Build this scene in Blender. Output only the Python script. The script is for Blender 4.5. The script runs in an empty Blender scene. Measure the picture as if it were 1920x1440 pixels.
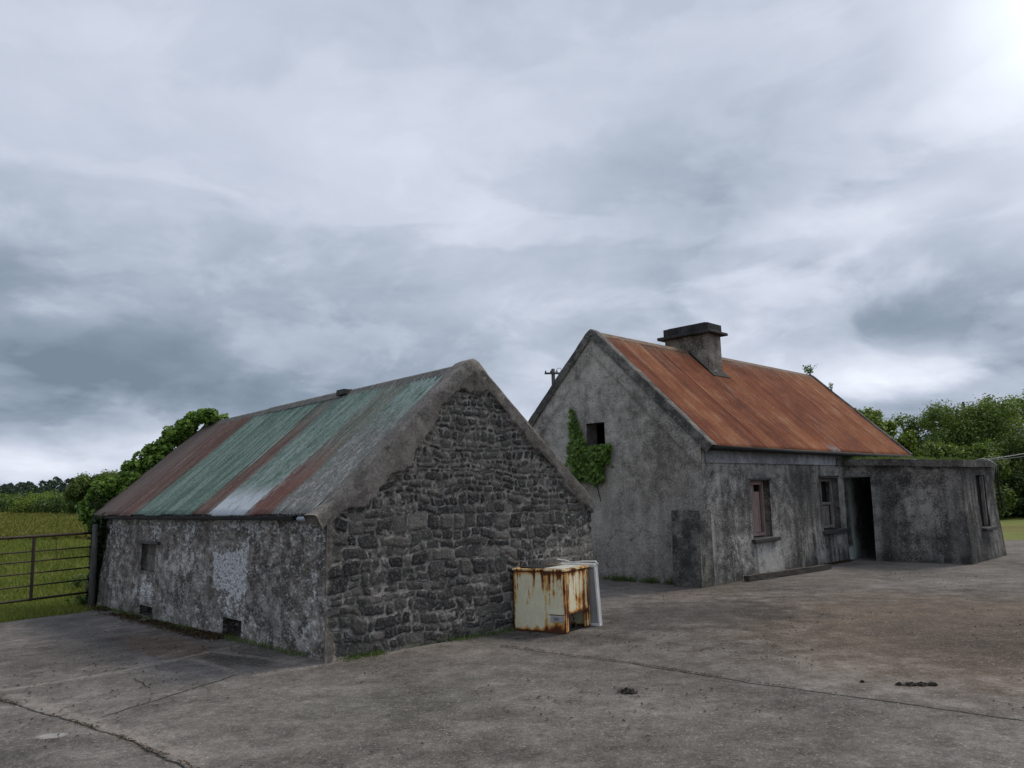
import bpy, math, random
import numpy as np
R = math.radians
random.seed(7)
rng = np.random.default_rng(11)
scn = bpy.context.scene
COL = scn.collection

# ------------------------------------------------------------ camera
F, PITCH, ROLL, EYE = 1487.8, 0.1403, 0.0284, 1.6
cam_d = bpy.data.cameras.new("camera"); cam = bpy.data.objects.new("camera", cam_d); COL.objects.link(cam)
cam_d.sensor_width = 36; cam_d.lens = F/1920*36; cam_d.clip_start = .05; cam_d.clip_end = 3000
from mathutils import Matrix, Vector
fw = Vector((0, math.cos(PITCH), math.sin(PITCH))); up = Vector((0, -math.sin(PITCH), math.cos(PITCH))); rt = Vector((1, 0, 0))
c_, s_ = math.cos(ROLL), math.sin(ROLL)
cx = rt*c_ - up*s_; cy = up*c_ + rt*s_
M = Matrix((cx, cy, -fw)).transposed().to_4x4(); M.translation = (0, 0, EYE)
cam.matrix_world = M
scn.camera = cam

# ------------------------------------------------------------ node helper
class NT:
    def __init__(s, tree): s.t = tree; s.n = tree.nodes; s.l = tree.links
    def new(s, typ, **kw):
        n = s.n.new(typ)
        for k, v in kw.items(): setattr(n, k, v)
        return n
    def put(s, sock, v):
        if isinstance(v, bpy.types.NodeSocket): s.l.new(v, sock)
        elif v is not None:
            if sock.type == 'RGBA' and isinstance(v, (tuple, list)) and len(v) == 3: v = (*v, 1)
            sock.default_value = v
    def math(s, op, a, b=None, c=None, clamp=False):
        n = s.new('ShaderNodeMath', operation=op); n.use_clamp = clamp
        s.put(n.inputs[0], a); s.put(n.inputs[1], b)
        if c is not None: s.put(n.inputs[2], c)
        return n.outputs[0]
    def vmath(s, op, a, b=None):
        n = s.new('ShaderNodeVectorMath', operation=op); s.put(n.inputs[0], a)
        if b is not None: s.put(n.inputs[1], b)
        return n.outputs['Value'] if op in ('DOT_PRODUCT', 'LENGTH', 'DISTANCE') else n.outputs[0]
    def mapr(s, v, a, b, c=0., d=1., smooth=True):
        n = s.new('ShaderNodeMapRange'); n.interpolation_type = 'SMOOTHSTEP' if smooth else 'LINEAR'
        s.put(n.inputs[0], v)
        for i, q in enumerate((a, b, c, d)): s.put(n.inputs[i+1], q)
        return n.outputs[0]
    def mix(s, f, a, b, mode='MIX'):
        n = s.new('ShaderNodeMix', data_type='RGBA', blend_type=mode); s.put(n.inputs[0], f); s.put(n.inputs[6], a); s.put(n.inputs[7], b)
        return n.outputs[2]
    def ramp(s, f, stops, interp='LINEAR'):
        n = s.new('ShaderNodeValToRGB'); n.color_ramp.interpolation = interp; e = n.color_ramp.elements
        while len(e) > 1: e.remove(e[-1])
        e[0].position = stops[0][0]; e[0].color = (*stops[0][1], 1)
        for p, c in stops[1:]:
            q = e.new(p); q.color = (*c, 1)
        s.put(n.inputs[0], f); return n.outputs[0]
    def coord(s, scale=(1, 1, 1), kind='Object', rot=(0, 0, 0)):
        tc = s.new('ShaderNodeTexCoord'); m = s.new('ShaderNodeMapping'); m.inputs['Scale'].default_value = scale; m.inputs['Rotation'].default_value = rot
        s.l.new(tc.outputs[kind], m.inputs[0]); return m.outputs[0]
    def noise(s, scale, detail=4, rough=.55, vec=None, dist=0., out=0):
        n = s.new('ShaderNodeTexNoise'); s.put(n.inputs['Vector'], vec if vec is not None else s.coord())
        n.inputs['Scale'].default_value = scale; n.inputs['Detail'].default_value = detail; n.inputs['Roughness'].default_value = rough; n.inputs['Distortion'].default_value = dist
        return n.outputs[out]
    def voro(s, scale, vec=None, feature='F1', out=0, rnd=1.):
        n = s.new('ShaderNodeTexVoronoi', feature=feature); s.put(n.inputs['Vector'], vec if vec is not None else s.coord())
        n.inputs['Scale'].default_value = scale; n.inputs['Randomness'].default_value = rnd
        return n.outputs[out]
    def attr(s, name):
        n = s.new('ShaderNodeAttribute', attribute_name=name); return n.outputs['Fac']
    def sep(s, v):
        n = s.new('ShaderNodeSeparateXYZ'); s.put(n.inputs[0], v); return n.outputs
    def gain(s, v, g, c=.5): return s.math('ADD', s.math('MULTIPLY', s.math('SUBTRACT', v, c), g), .5)
    def bump(s, h, strength=.5, dist=.01, normal=None):
        n = s.new('ShaderNodeBump'); n.inputs['Strength'].default_value = strength; n.inputs['Distance'].default_value = dist
        s.put(n.inputs['Height'], h)
        if normal is not None: s.l.new(normal, n.inputs['Normal'])
        return n.outputs[0]
MATS = {}
def material(name, fn):
    if name in MATS: return MATS[name]
    m = bpy.data.materials.new(name); m.use_nodes = True
    t = NT(m.node_tree); b = t.n['Principled BSDF']; b.inputs['Roughness'].default_value = .9
    b.inputs['Specular IOR Level'].default_value = .3
    fn(t, b); MATS[name] = m; return m
def grey(v, w=0.): return (v*(1+w), v, v*(1-w))

# ------------------------------------------------------------ world: overcast sky over a Nishita sky
W = bpy.data.worlds.new("World"); scn.world = W; W.use_nodes = True
t = NT(W.node_tree); bg = t.n['Background']
SUN_DIR = Vector((0.60, 0.42, 0.80)).normalized()
sky = t.new('ShaderNodeTexSky', sky_type='NISHITA'); sky.sun_disc = False
sky.sun_elevation = math.asin(SUN_DIR.z); sky.sun_rotation = math.atan2(SUN_DIR.x, SUN_DIR.y)
dirv = t.vmath('NORMALIZE', t.coord(kind='Generated'))
xyz = t.sep(dirv)
den = t.math('ADD', t.math('MAXIMUM', xyz[2], 0.), .42)
cv = t.new('ShaderNodeCombineXYZ'); t.put(cv.inputs[0], t.math('DIVIDE', xyz[0], den)); t.put(cv.inputs[1], t.math('DIVIDE', xyz[1], den)); t.put(cv.inputs[2], 3.7)
P = cv.outputs[0]
warp = t.vmath('ADD', P, t.vmath('MULTIPLY', t.noise(1.1, 3, .5, P, out=1), (.28, .28, .28)))
n1 = t.noise(.8, 7, .5, warp); n2 = t.noise(2.9, 8, .56, warp, dist=.3)
n3 = t.noise(5.5, 5, .6, warp)
nz = t.new('ShaderNodeCombineXYZ'); t.put(nz.inputs[0], t.math('MULTIPLY', xyz[0], 1.)); t.put(nz.inputs[1], xyz[1]); t.put(nz.inputs[2], t.math('MULTIPLY', xyz[2], 2.1))
n4 = t.noise(4.2, 8, .56, nz.outputs[0], dist=.35)
val = t.math('ADD', t.math('MULTIPLY', n1, .44), t.math('ADD', t.math('MULTIPLY', n2, .32), t.math('ADD', t.math('MULTIPLY', n3, .06), t.math('MULTIPLY', n4, .30))))
val = t.math('ADD', t.math('MULTIPLY', t.math('SUBTRACT', val, .565), t.mapr(xyz[2], .12, .42, 1.15, .50)), .512)  # about .54 mean
n5 = t.noise(3.1, 9, .52, t.vmath('ADD', nz.outputs[0], (4.1, 2.3, .7)), dist=.5); n6 = t.noise(6.5, 8, .55, t.vmath('ADD', nz.outputs[0], (1.1, 7.3, 2.7)), dist=.4)
puff = t.math('ADD', t.math('MULTIPLY', t.mapr(n5, .47, .56), .12), t.math('MULTIPLY', t.mapr(n6, .48, .60), .06))
val = t.math('ADD', val, t.math('MULTIPLY', t.math('SUBTRACT', puff, .10), t.mapr(xyz[2], .08, .45, 1.15, .30)))
dn = t.noise(1.3, 4, .55, P, out=1)
dj = t.vmath('NORMALIZE', t.vmath('ADD', dirv, t.vmath('MULTIPLY', t.vmath('SUBTRACT', dn, (.5, .5, .5)), (.22, .22, .12))))
def blob(d, amp, zsc, r):
    v = t.vmath('MULTIPLY', t.vmath('SUBTRACT', dj, d), (1, 1, zsc))
    L = t.vmath('LENGTH', v)
    return t.math('MULTIPLY', t.mapr(L, 0., r, 1., 0.), amp)
acc = val
for d, amp, zsc, r in [
    ((-.46, .87, .18), -.11, 2.2, .34), ((-.40, .91, .135), -.12, 3.6, .30), ((-.52, .84, .22), -.03, 1.6, .35),
    ((-.431, .901, .048), .17, 6.0, .30), ((.55, .71, .47), .34, 1.0, .20), ((.56, .76, .36), .10, 1., .34),
    ((.42, .90, .128), .20, 3.5, .15), ((.418, .857, .30), .13, 3.0, .13), ((.20, .93, .30), -.02, 2.0, .3),
    ((.49, .85, .19), -.07, 3.0, .26), ((.33, .91, .37), -.05, 1.6, .3), ((.0, .98, .11), .08, 3.0, .25),
    ((.03, .87, .48), .05, 1.3, .4), ((-.35, .80, .48), .03, 1.4, .3), ((.10, .95, .25), .04, 2, .25)]:
    acc = t.math('ADD', acc, blob(d, amp, zsc, r))
K = 10.
cl = t.ramp(t.mapr(acc, .22, .98, 0., 1., smooth=False), [(0., (.145, .190, .245)), (.16, (.215, .265, .335)), (.32, (.345, .392, .470)), (.46, (.470, .510, .600)), (.6, (.570, .605, .690)), (.78, (.73, .775, .84)), (.95, (1.0, 1.02, 1.03))])
lift = t.vmath('MULTIPLY', cl, (K, K, K))
cover = t.mapr(acc, .86, .60, .93, 1.)
final = t.mix(cover, sky.outputs[0], lift)
# below the horizon: dull ground tone
final = t.mix(t.mapr(xyz[2], -.04, 0., 1., 0.), final, (1.0, 1.0, .8))
t.put(bg.inputs[0], final); bg.inputs[1].default_value = .1

sd = bpy.data.lights.new("sun", 'SUN'); sd.energy = 1.7; sd.angle = R(18); sd.color = (1, .92, .80)
so = bpy.data.objects.new("sun", sd); COL.objects.link(so); so.rotation_euler = SUN_DIR.to_track_quat('Z', 'Y').to_euler()
so.location = (0, 0, 30)
vs = scn.view_settings
vs.view_transform = 'Standard'; vs.look = 'None'; vs.gamma = 1; vs.exposure = 0.40; vs.use_curve_mapping = False
scn.render.engine = 'CYCLES'

# ------------------------------------------------------------ object helpers
def tag(o, label=None, cat=None, group=None, kind=None):
    if label: o['label'] = label
    if cat: o['category'] = cat
    if group: o['group'] = group
    if kind: o['kind'] = kind
    return o
def empty(name, loc, rz=0., **kw):
    o = bpy.data.objects.new(name, None); o.empty_display_size = .3; COL.objects.link(o); o.location = loc; o.rotation_euler = (0, 0, rz)
    return tag(o, **kw)
def mesh_np(name, V, Fq, mat=None, parent=None, smooth=False, attrs=None):
    """V (n,3) array, Fq (m,3|4) int array or a list of faces"""
    me = bpy.data.meshes.new(name); V = np.asarray(V, np.float32)
    if isinstance(Fq, np.ndarray) and Fq.ndim == 2:
        k = Fq.shape[1]; m = len(Fq)
        me.vertices.add(len(V)); me.vertices.foreach_set('co', V.ravel())
        me.loops.add(m*k); me.loops.foreach_set('vertex_index', Fq.astype(np.int32).ravel())
        me.polygons.add(m); me.polygons.foreach_set('loop_start', np.arange(0, m*k, k, dtype=np.int32))
        me.update(calc_edges=True)
    else:
        me.from_pydata([tuple(map(float, v)) for v in V], [], [tuple(int(i) for i in f) for f in Fq]); me.update()
    if smooth: me.polygons.foreach_set('use_smooth', [True]*len(me.polygons))
    if attrs:
        for k, a in attrs.items():
            at = me.attributes.new(k, 'FLOAT', 'POINT'); at.data.foreach_set('value', np.asarray(a, np.float32))
    if mat: me.materials.append(mat)
    o = bpy.data.objects.new(name, me); COL.objects.link(o)
    if parent: o.parent = parent
    return o
class MB:
    """collects shapes into one mesh"""
    def __init__(s): s.v = []; s.f = []
    def add(s, V, Fs):
        b = len(s.v); s.v += [tuple(v) for v in V]; s.f += [tuple(i+b for i in f) for f in Fs]
    def box(s, lo, hi, j=0., bev=0.):
        (x0, y0, z0), (x1, y1, z1) = lo, hi
        V = [(x0, y0, z0), (x1, y0, z0), (x1, y1, z0), (x0, y1, z0), (x0, y0, z1), (x1, y0, z1), (x1, y1, z1), (x0, y1, z1)]
        if j: V = [tuple(c+random.uniform(-j, j) for c in v) for v in V]
        s.add(V, [(0, 3, 2, 1), (4, 5, 6, 7), (0, 1, 5, 4), (1, 2, 6, 5), (2, 3, 7, 6), (3, 0, 4, 7)])
    def prism(s, poly, axis_lo, axis_hi, axis=0):
        """poly in the two other axes, extruded along axis"""
        n = len(poly)
        def mk(a, p): q = list(p); q.insert(axis, a); return tuple(q)
        V = [mk(axis_lo, p) for p in poly]+[mk(axis_hi, p) for p in poly]
        s.add(V, [tuple(range(n))[::-1], tuple(range(n, 2*n))]+[(i, (i+1) % n, (i+1) % n+n, i+n) for i in range(n)])
    def tube(s, pts, r, n=8, cap=True):
        pts = [Vector(p) for p in pts]; rs = r if isinstance(r, (list, tuple)) else [r]*len(pts)
        b = len(s.v); ref = None
        for i, p in enumerate(pts):
            d = (pts[min(i+1, len(pts)-1)]-pts[max(i-1, 0)]).normalized()
            a = d.cross(Vector((0, 0, 1)) if abs(d.z) < .95 else Vector((1, 0, 0))).normalized(); c = d.cross(a)
            for k in range(n):
                th = 2*math.pi*k/n; s.v.append(tuple(p+(a*math.cos(th)+c*math.sin(th))*rs[i]))
        for i in range(len(pts)-1):
            for k in range(n):
                s.f.append((b+i*n+k, b+i*n+(k+1) % n, b+(i+1)*n+(k+1) % n, b+(i+1)*n+k))
        if cap:
            s.f.append(tuple(b+k for k in range(n))[::-1]); s.f.append(tuple(b+(len(pts)-1)*n+k for k in range(n)))
    def build(s, name, mat, parent=None, smooth=False, bevel=0.):
        o = mesh_np(name, s.v, s.f, mat, parent, smooth)
        if bevel:
            m = o.modifiers.new('bevel', 'BEVEL'); m.width = bevel; m.segments = 2; m.limit_method = 'ANGLE'
        return o

# numpy noise
def _h(x, y, sd):
    x = x.astype(np.uint64); y = y.astype(np.uint64)
    h = (x*np.uint64(374761393)+y*np.uint64(668265263)+np.uint64(sd*144269+17)) & np.uint64(0xffffffff)
    h = ((h ^ (h >> np.uint64(13)))*np.uint64(1274126177)) & np.uint64(0xffffffff)
    h = h ^ (h >> np.uint64(16)); return (h & np.uint64(0xffffff)).astype(np.float64)/0xffffff
def vn(x, y, sd=0):
    x = np.asarray(x, float)+1000.; y = np.asarray(y, float)+1000.
    xi = np.floor(x); yi = np.floor(y); fx = x-xi; fy = y-yi; fx = fx*fx*(3-2*fx); fy = fy*fy*(3-2*fy)
    a = _h(xi, yi, sd); b = _h(xi+1, yi, sd); c = _h(xi, yi+1, sd); d = _h(xi+1, yi+1, sd)
    return (a*(1-fx)+b*fx)*(1-fy)+(c*(1-fx)+d*fx)*fy
def fbm(x, y, sd=0, o=4, g=.5):
    s = 0; a = 1; tot = 0
    for i in range(o): s = s+a*vn(x*2**i, y*2**i, sd+i*7); tot += a; a *= g
    return s/tot-.5
def sst(a, b, x): q = np.clip((x-a)/(b-a), 0, 1); return q*q*(3-2*q)

def sheet(name, U, Z, top, O, du, dn, hfun, holes, mat, parent, ret=.12, attrs=None, wrap=''):
    """A wall face: grid in (u,z), displaced outwards by hfun along dn; holes get reveals; the side edges return into the wall."""
    hs = []
    for (u0, u1, z0, z1, dep) in holes: hs.append((u0, u1, z0, z1, dep)); U = np.append(U, [u0, u1]); Z = np.append(Z, [z0, z1])
    U = np.unique(np.round(U, 4)); Z = np.unique(np.round(Z, 4))
    nu, nz = len(U), len(Z)
    uu, zz = np.meshgrid(U, Z, indexing='ij'); tt = np.minimum(zz, top(uu)); h = hfun(uu, tt)
    du = np.array(du, float); dn = np.array(dn, float); O = np.array(O, float)
    def pos(u, z, hh): return O+u[..., None]*du+hh[..., None]*dn+np.stack([0*z, 0*z, z], -1)
    us_ = uu.copy()
    if 'l' in wrap: us_ = us_-h*np.clip(1-(uu-U[0])/.15, 0, 1)
    if 'r' in wrap: us_ = us_+h*np.clip(1-(U[-1]-uu)/.15, 0, 1)
    V = pos(us_, tt, h).reshape(-1, 3); A = {k: fn(uu, tt).ravel() for k, fn in (attrs or {}).items()}
    i, j = np.meshgrid(np.arange(nu-1), np.arange(nz-1), indexing='ij')
    cu = (U[:-1]+U[1:])/2; cz = (Z[:-1]+Z[1:])/2
    keep = ~((tt[:-1, 1:] <= tt[:-1, :-1]+1e-6) & (tt[1:, 1:] <= tt[1:, :-1]+1e-6))
    hole = np.zeros_like(keep); hd = np.zeros(keep.shape)
    for (u0, u1, z0, z1, dep) in hs:
        m = ((cu > u0) & (cu < u1))[:, None] & ((cz > z0) & (cz < z1))[None, :]
        hole |= m; hd[m] = dep
    kp = keep & ~hole
    vid = lambda a, b: a*nz+b
    F_ = np.stack([vid(i, j), vid(i+1, j), vid(i+1, j+1), vid(i, j+1)], -1)[kp]
    exV = []; exF = []; src = []; cache = {}
    n0 = len(V)
    def back(v, dep):
        k = (v, dep)
        if k not in cache:
            cache[k] = n0+len(exV); p_ = V[v]-dn*(dep+h.ravel()[v]); ci = v//nz
            if ci == 0 and 'l' in wrap: p_ = p_+du*(h.ravel()[v]+.07)
            if ci == nu-1 and 'r' in wrap: p_ = p_-du*(h.ravel()[v]+.07)
            exV.append(p_); src.append(v)
        return cache[k]
    for a, b in zip(*np.nonzero(hole)):
        d = hd[a, b]
        for (a2, b2, p, q) in ((a-1, b, vid(a, b), vid(a, b+1)), (a+1, b, vid(a+1, b+1), vid(a+1, b)), (a, b-1, vid(a+1, b), vid(a, b)), (a, b+1, vid(a, b+1), vid(a+1, b+1))):
            if 0 <= a2 < nu-1 and 0 <= b2 < nz-1 and kp[a2, b2]: exF.append((p, q, back(q, d), back(p, d)))
    if ret:
        for b in range(nz-1):
            if kp[0, b]: exF.append((vid(0, b+1), vid(0, b), back(vid(0, b), ret), back(vid(0, b+1), ret)))
            if kp[-1, b]: exF.append((vid(nu-1, b), vid(nu-1, b+1), back(vid(nu-1, b+1), ret), back(vid(nu-1, b), ret)))
    if exF:
        V = np.vstack([V, np.array(exV)]); F_ = np.vstack([F_, np.array(exF)])
        for k in A: A[k] = np.append(A[k], A[k][src])
    o = mesh_np(name, V, F_, mat, parent, smooth=True, attrs=A)
    return o

def cloud_leaves(C, size, nrm=None, rnd=.6, asp=.62, seed=1, tri=False):
    """leaf-sized rhombi at points C"""
    g = np.random.default_rng(seed); n = len(C)
    N = g.normal(size=(n, 3)); N /= np.linalg.norm(N, axis=1)[:, None]
    if nrm is not None: N = nrm+N*rnd; N /= np.linalg.norm(N, axis=1)[:, None]
    a = np.cross(N, g.normal(size=(n, 3))); a /= np.linalg.norm(a, axis=1)[:, None]; b = np.cross(N, a)
    s = (size*g.uniform(.6, 1.3, n))[:, None]
    fold = N*s*.18
    V = np.stack([C-a*s*.5, C+b*s*.5*asp-a*s*.08+fold, C+a*s*.55, C-b*s*.5*asp-a*s*.08+fold], 1).reshape(-1, 3)
    F_ = np.arange(4*n).reshape(n, 4)
    return V, F_

# ------------------------------------------------------------ materials
def leaf_mat(name, dark, mid, light, rough=.55):
    def f(t, b):
        g = t.new('ShaderNodeNewGeometry')
        r = g.outputs['Random Per Island']
        n = t.noise(.9, 3, .6)
        v = t.math('ADD', t.math('MULTIPLY', r, .55), t.math('MULTIPLY', n, .5))
        c = t.ramp(v, [(.2, dark), (.5, mid), (.85, light)])
        t.put(b.inputs['Base Color'], c); b.inputs['Roughness'].default_value = rough
        tr = t.new('ShaderNodeBsdfTranslucent'); t.put(tr.inputs[0], t.mix(1., c, (1.0, 1.15, .55), 'MULTIPLY'))
        mx = t.new('ShaderNodeMixShader'); mx.inputs[0].default_value = .32
        t.l.new(b.outputs[0], mx.inputs[1]); t.l.new(tr.outputs[0], mx.inputs[2]); t.l.new(mx.outputs[0], t.n['Material Output'].inputs[0])
    return material(name, f)
LM_IVY = leaf_mat('ivy_leaf', (0.043, 0.086, 0.019), (0.106, 0.196, 0.031), (0.224, 0.345, 0.062), .45)
LM_IVY_BARN = leaf_mat('ivy_leaf_barn', (0.041, 0.083, 0.018), (0.117, 0.214, 0.029), (0.233, 0.359, 0.051), .45)
LM_IVY_SHADED = leaf_mat('ivy_leaf_shaded', (0.016, 0.031, 0.015), (0.034, 0.060, 0.024), (0.067, 0.108, 0.038), .5)  # darker copy of the barn ivy leaf, shade put into its colour
LM_A = leaf_mat('leaf_hawthorn', (0.059, 0.094, 0.029), (0.118, 0.171, 0.041), (0.214, 0.275, 0.062))
LM_B = leaf_mat('leaf_ash', (0.076, 0.115, 0.024), (0.168, 0.229, 0.042), (0.286, 0.350, 0.068))
LM_C = leaf_mat('leaf_dark', (0.045, 0.079, 0.027), (0.088, 0.135, 0.041), (0.152, 0.208, 0.059))
LM_D = leaf_mat('leaf_far_haze', (.045, .065, .055), (.062, .088, .070), (.09, .12, .085))  # distance haze put in as a bluish leaf colour
LM_WEED = leaf_mat('leaf_weed', (.05, .09, .03), (.10, .15, .04), (.20, .24, .08))
LM_LITTER = leaf_mat('leaf_litter', (.035, .024, .016), (.075, .05, .03), (.14, .10, .06), .9)
def m_bark(t, b):
    t.put(b.inputs['Base Color'], t.ramp(t.noise(6, 5, .6), [(.3, (.04, .032, .025)), (.7, (.12, .10, .08))]))
BARK = material('bark', m_bark)

def m_stone(t, b):
    st, rn, pl, wt = t.attr('stone'), t.attr('rnd'), t.attr('plas'), t.attr('lich')
    fine = t.noise(38, 5, .65); med = t.noise(9, 4, .6); big = t.noise(1.1, 3, .5)
    sc = t.ramp(rn, [(0., (.022, .022, .023)), (.3, (.044, .043, .043)), (.5, (.078, .074, .069)), (.7, (.058, .059, .053)), (.85, (.115, .107, .096)), (1., (.21, .195, .175))])
    sc = t.mix(t.mapr(fine, .46, .66), sc, t.mix(.5, sc, (.22, .20, .18)))
    sc = t.mix(t.mapr(med, .5, .75, 0., .6), sc, (.028, .028, .030))
    mc = t.ramp(t.math('ADD', t.math('MULTIPLY', med, .6), t.math('MULTIPLY', fine, .4)), [(.41, (.075, .069, .062)), (.5, (.19, .176, .158)), (.59, (.37, .345, .31))])
    pc = t.ramp(t.math('ADD', t.math('MULTIPLY', big, .35), t.math('ADD', t.math('MULTIPLY', med, .35), t.math('MULTIPLY', fine, .3))), [(.40, (.072, .064, .057)), (.5, (.145, .130, .116)), (.60, (.25, .225, .20))])
    c = t.mix(t.mapr(st, .15, .6), mc, sc); c = t.mix(pl, c, pc)
    # lichen spots
    v = t.voro(15, feature='F1'); sp = t.math('MULTIPLY', t.mapr(v, .16, .10), t.mapr(t.noise(2.2, 2, .5), .56, .66))
    c = t.mix(t.math('MULTIPLY', sp, .8), c, (.34, .33, .29))
    c = t.mix(t.math('MULTIPLY', wt, t.mapr(med, .38, .55)), c, (.09, .10, .04))
    c = t.mix(t.math('MULTIPLY', t.mapr(t.attr('joint'), .3, .9), .6), c, (.030, .026, .022))  # open joints: their shadow painted dark where mortar is missing
    t.put(b.inputs['Base Color'], c)
    hh = t.math('MULTIPLY', t.math('ADD', fine, t.math('MULTIPLY', t.voro(30), .5)), t.math('SUBTRACT', 1., t.math('MULTIPLY', pl, .72)))
    t.put(b.inputs['Normal'], t.bump(hh, .9, .014))
STONE = material('rubble_stone', m_stone)

def m_lime(t, b):
    """lime washed rubble wall of the barn's long side"""
    wt, pit, moss = t.attr('white'), t.attr('pit'), t.attr('moss')
    V = t.coord((1, .55, 1.15))
    fine = t.noise(34, 5, .65, V); med = t.noise(8, 5, .62, V); big = t.noise(1.5, 4, .55, V); fleck = t.noise(16, 4, .7, V)
    base = t.ramp(t.math('ADD', t.math('MULTIPLY', fine, .35), t.math('ADD', t.math('MULTIPLY', med, .40), t.math('MULTIPLY', big, .25))), [(.39, (.060, .052, .046)), (.46, (.16, .143, .126)), (.52, (.28, .258, .235)), (.60, (.52, .50, .47))])
    base = t.mix(t.math('MULTIPLY', t.mapr(t.noise(1.1, 4, .6, V), .48, .62), .5), base, (.11, .094, .080), 'MIX')
    wsel = t.mapr(t.math('ADD', t.math('MULTIPLY', wt, .44), t.math('ADD', t.math('MULTIPLY', t.gain(fleck, 3.2), .40), t.math('MULTIPLY', t.gain(fine, 2.6), .26))), .56, .76)
    c = t.mix(t.math('MULTIPLY', wsel, .85), base, t.ramp(fine, [(.38, (.32, .32, .32)), (.6, (.68, .70, .72))]))
    c = t.mix(t.math('MULTIPLY', pit, t.mapr(t.gain(fine, 2.), .25, .85, .95, .15)), c, (.055, .050, .046))
    c = t.mix(t.math('MULTIPLY', moss, t.mapr(fleck, .4, .6)), c, (.04, .045, .028))
    t.put(b.inputs['Base Color'], c)
    t.put(b.inputs['Normal'], t.bump(t.math('ADD', fine, t.math('MULTIPLY', fleck, 1.)), .8, .012))
LIME = material('limewashed_rubble', m_lime)

def render_mat(name, lo, mid, hi, streak=.5, rough=.8, pale=.0, fine_s=30, gn=2.5):
    def f(t, b):
        V = t.coord(); Vs = t.coord((3.2, 3.2, .45))
        fine = t.noise(fine_s, 6, .7, V); med = t.noise(5, 5, .6, V); big = t.noise(.75, 4, .55, V, .4); st = t.noise(1.7, 5, .6, Vs)
        v = t.math('ADD', t.math('MULTIPLY', fine, .34), t.math('ADD', t.math('MULTIPLY', med, .30), t.math('MULTIPLY', big, .36)))
        v = t.gain(v, gn)
        c = t.ramp(v, [(.36, lo), (.5, mid), (.66, hi)])
        dk, lt, gr = t.attr('dark'), t.attr('light'), t.attr('green')
        c = t.mix(t.math('MULTIPLY', t.mapr(st, .44, .66), streak), c, tuple(x*.42 for x in mid))
        c = t.mix(t.math('MULTIPLY', lt, t.mapr(t.math('ADD', med, t.math('MULTIPLY', fine, .6)), .62, .92, .25, 1.)), c, hi)
        c = t.mix(t.math('MULTIPLY', dk, t.mapr(t.math('ADD', med, st), .84, 1.16, .30, .95)), c, (.034, .033, .031))
        # pock marks and exposed aggregate
        pk = t.mapr(t.voro(16, t.vmath('ADD', V, t.vmath('MULTIPLY', t.noise(8, 2, .5, V, out=1), (.12, .12, .12)))), .20, .12)
        c = t.mix(t.math('MULTIPLY', pk, t.mapr(med, .42, .6, 0., .75)), c, (.045, .043, .040))
        lf = t.mapr(t.noise(22, 3, .8, V), .60, .70)
        c = t.mix(t.math('MULTIPLY', lf, .55), c, tuple(min(1, x*1.45) for x in hi))
        c = t.mix(gr, c, t.ramp(st, [(.35, (.30, .36, .31)), (.6, (.50, .55, .50))]))
        ck = t.voro(.75, t.vmath('ADD', V, t.vmath('MULTIPLY', t.noise(2.5, 5, .65, V, out=1), (.55, .55, .55))), 'DISTANCE_TO_EDGE')
        ck = t.math('MULTIPLY', t.mapr(ck,   .007, .002), t.mapr(t.noise(.9, 2, .5, V), .50, .58))
        c = t.mix(t.math('MULTIPLY', ck, .32), c, (.03, .027, .024))
        t.put(b.inputs['Base Color'], c)
        t.put(b.inputs['Normal'], t.bump(t.math('SUBTRACT', t.math('SUBTRACT', t.math('ADD', fine, med), pk), ck), rough, .014))
    return material(name, f)
GABLE = render_mat('gable_render', (.14, .125, .110), (.31, .285, .255), (.52, .485, .44), .15, gn=1.8)
FRONT = render_mat('front_render', (.065, .061, .055), (.215, .203, .185), (.48, .46, .42), .5)
ANNEX = render_mat('annex_render', (.045, .043, .040), (.15, .141, .128), (.36, .34, .31), .5)
CONC = render_mat('weathered_concrete', (.050, .046, .042), (.11, .102, .093), (.22, .205, .185), .3)
BAND = render_mat('smooth_band_concrete', (.19, .195, .205), (.30, .31, .325), (.44, .455, .475), .3, .3)
PIER = render_mat('pier_render', (.045, .045, .041), (.11, .108, .098), (.25, .24, .215), .4)
CHIM = render_mat('chimney_render', (.075, .066, .056), (.175, .155, .133), (.31, .285, .25), .35)
CAPM = render_mat('chimney_cap_concrete', (.020, .020, .020), (.040, .039, .038), (.075, .072, .068), .3)

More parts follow.
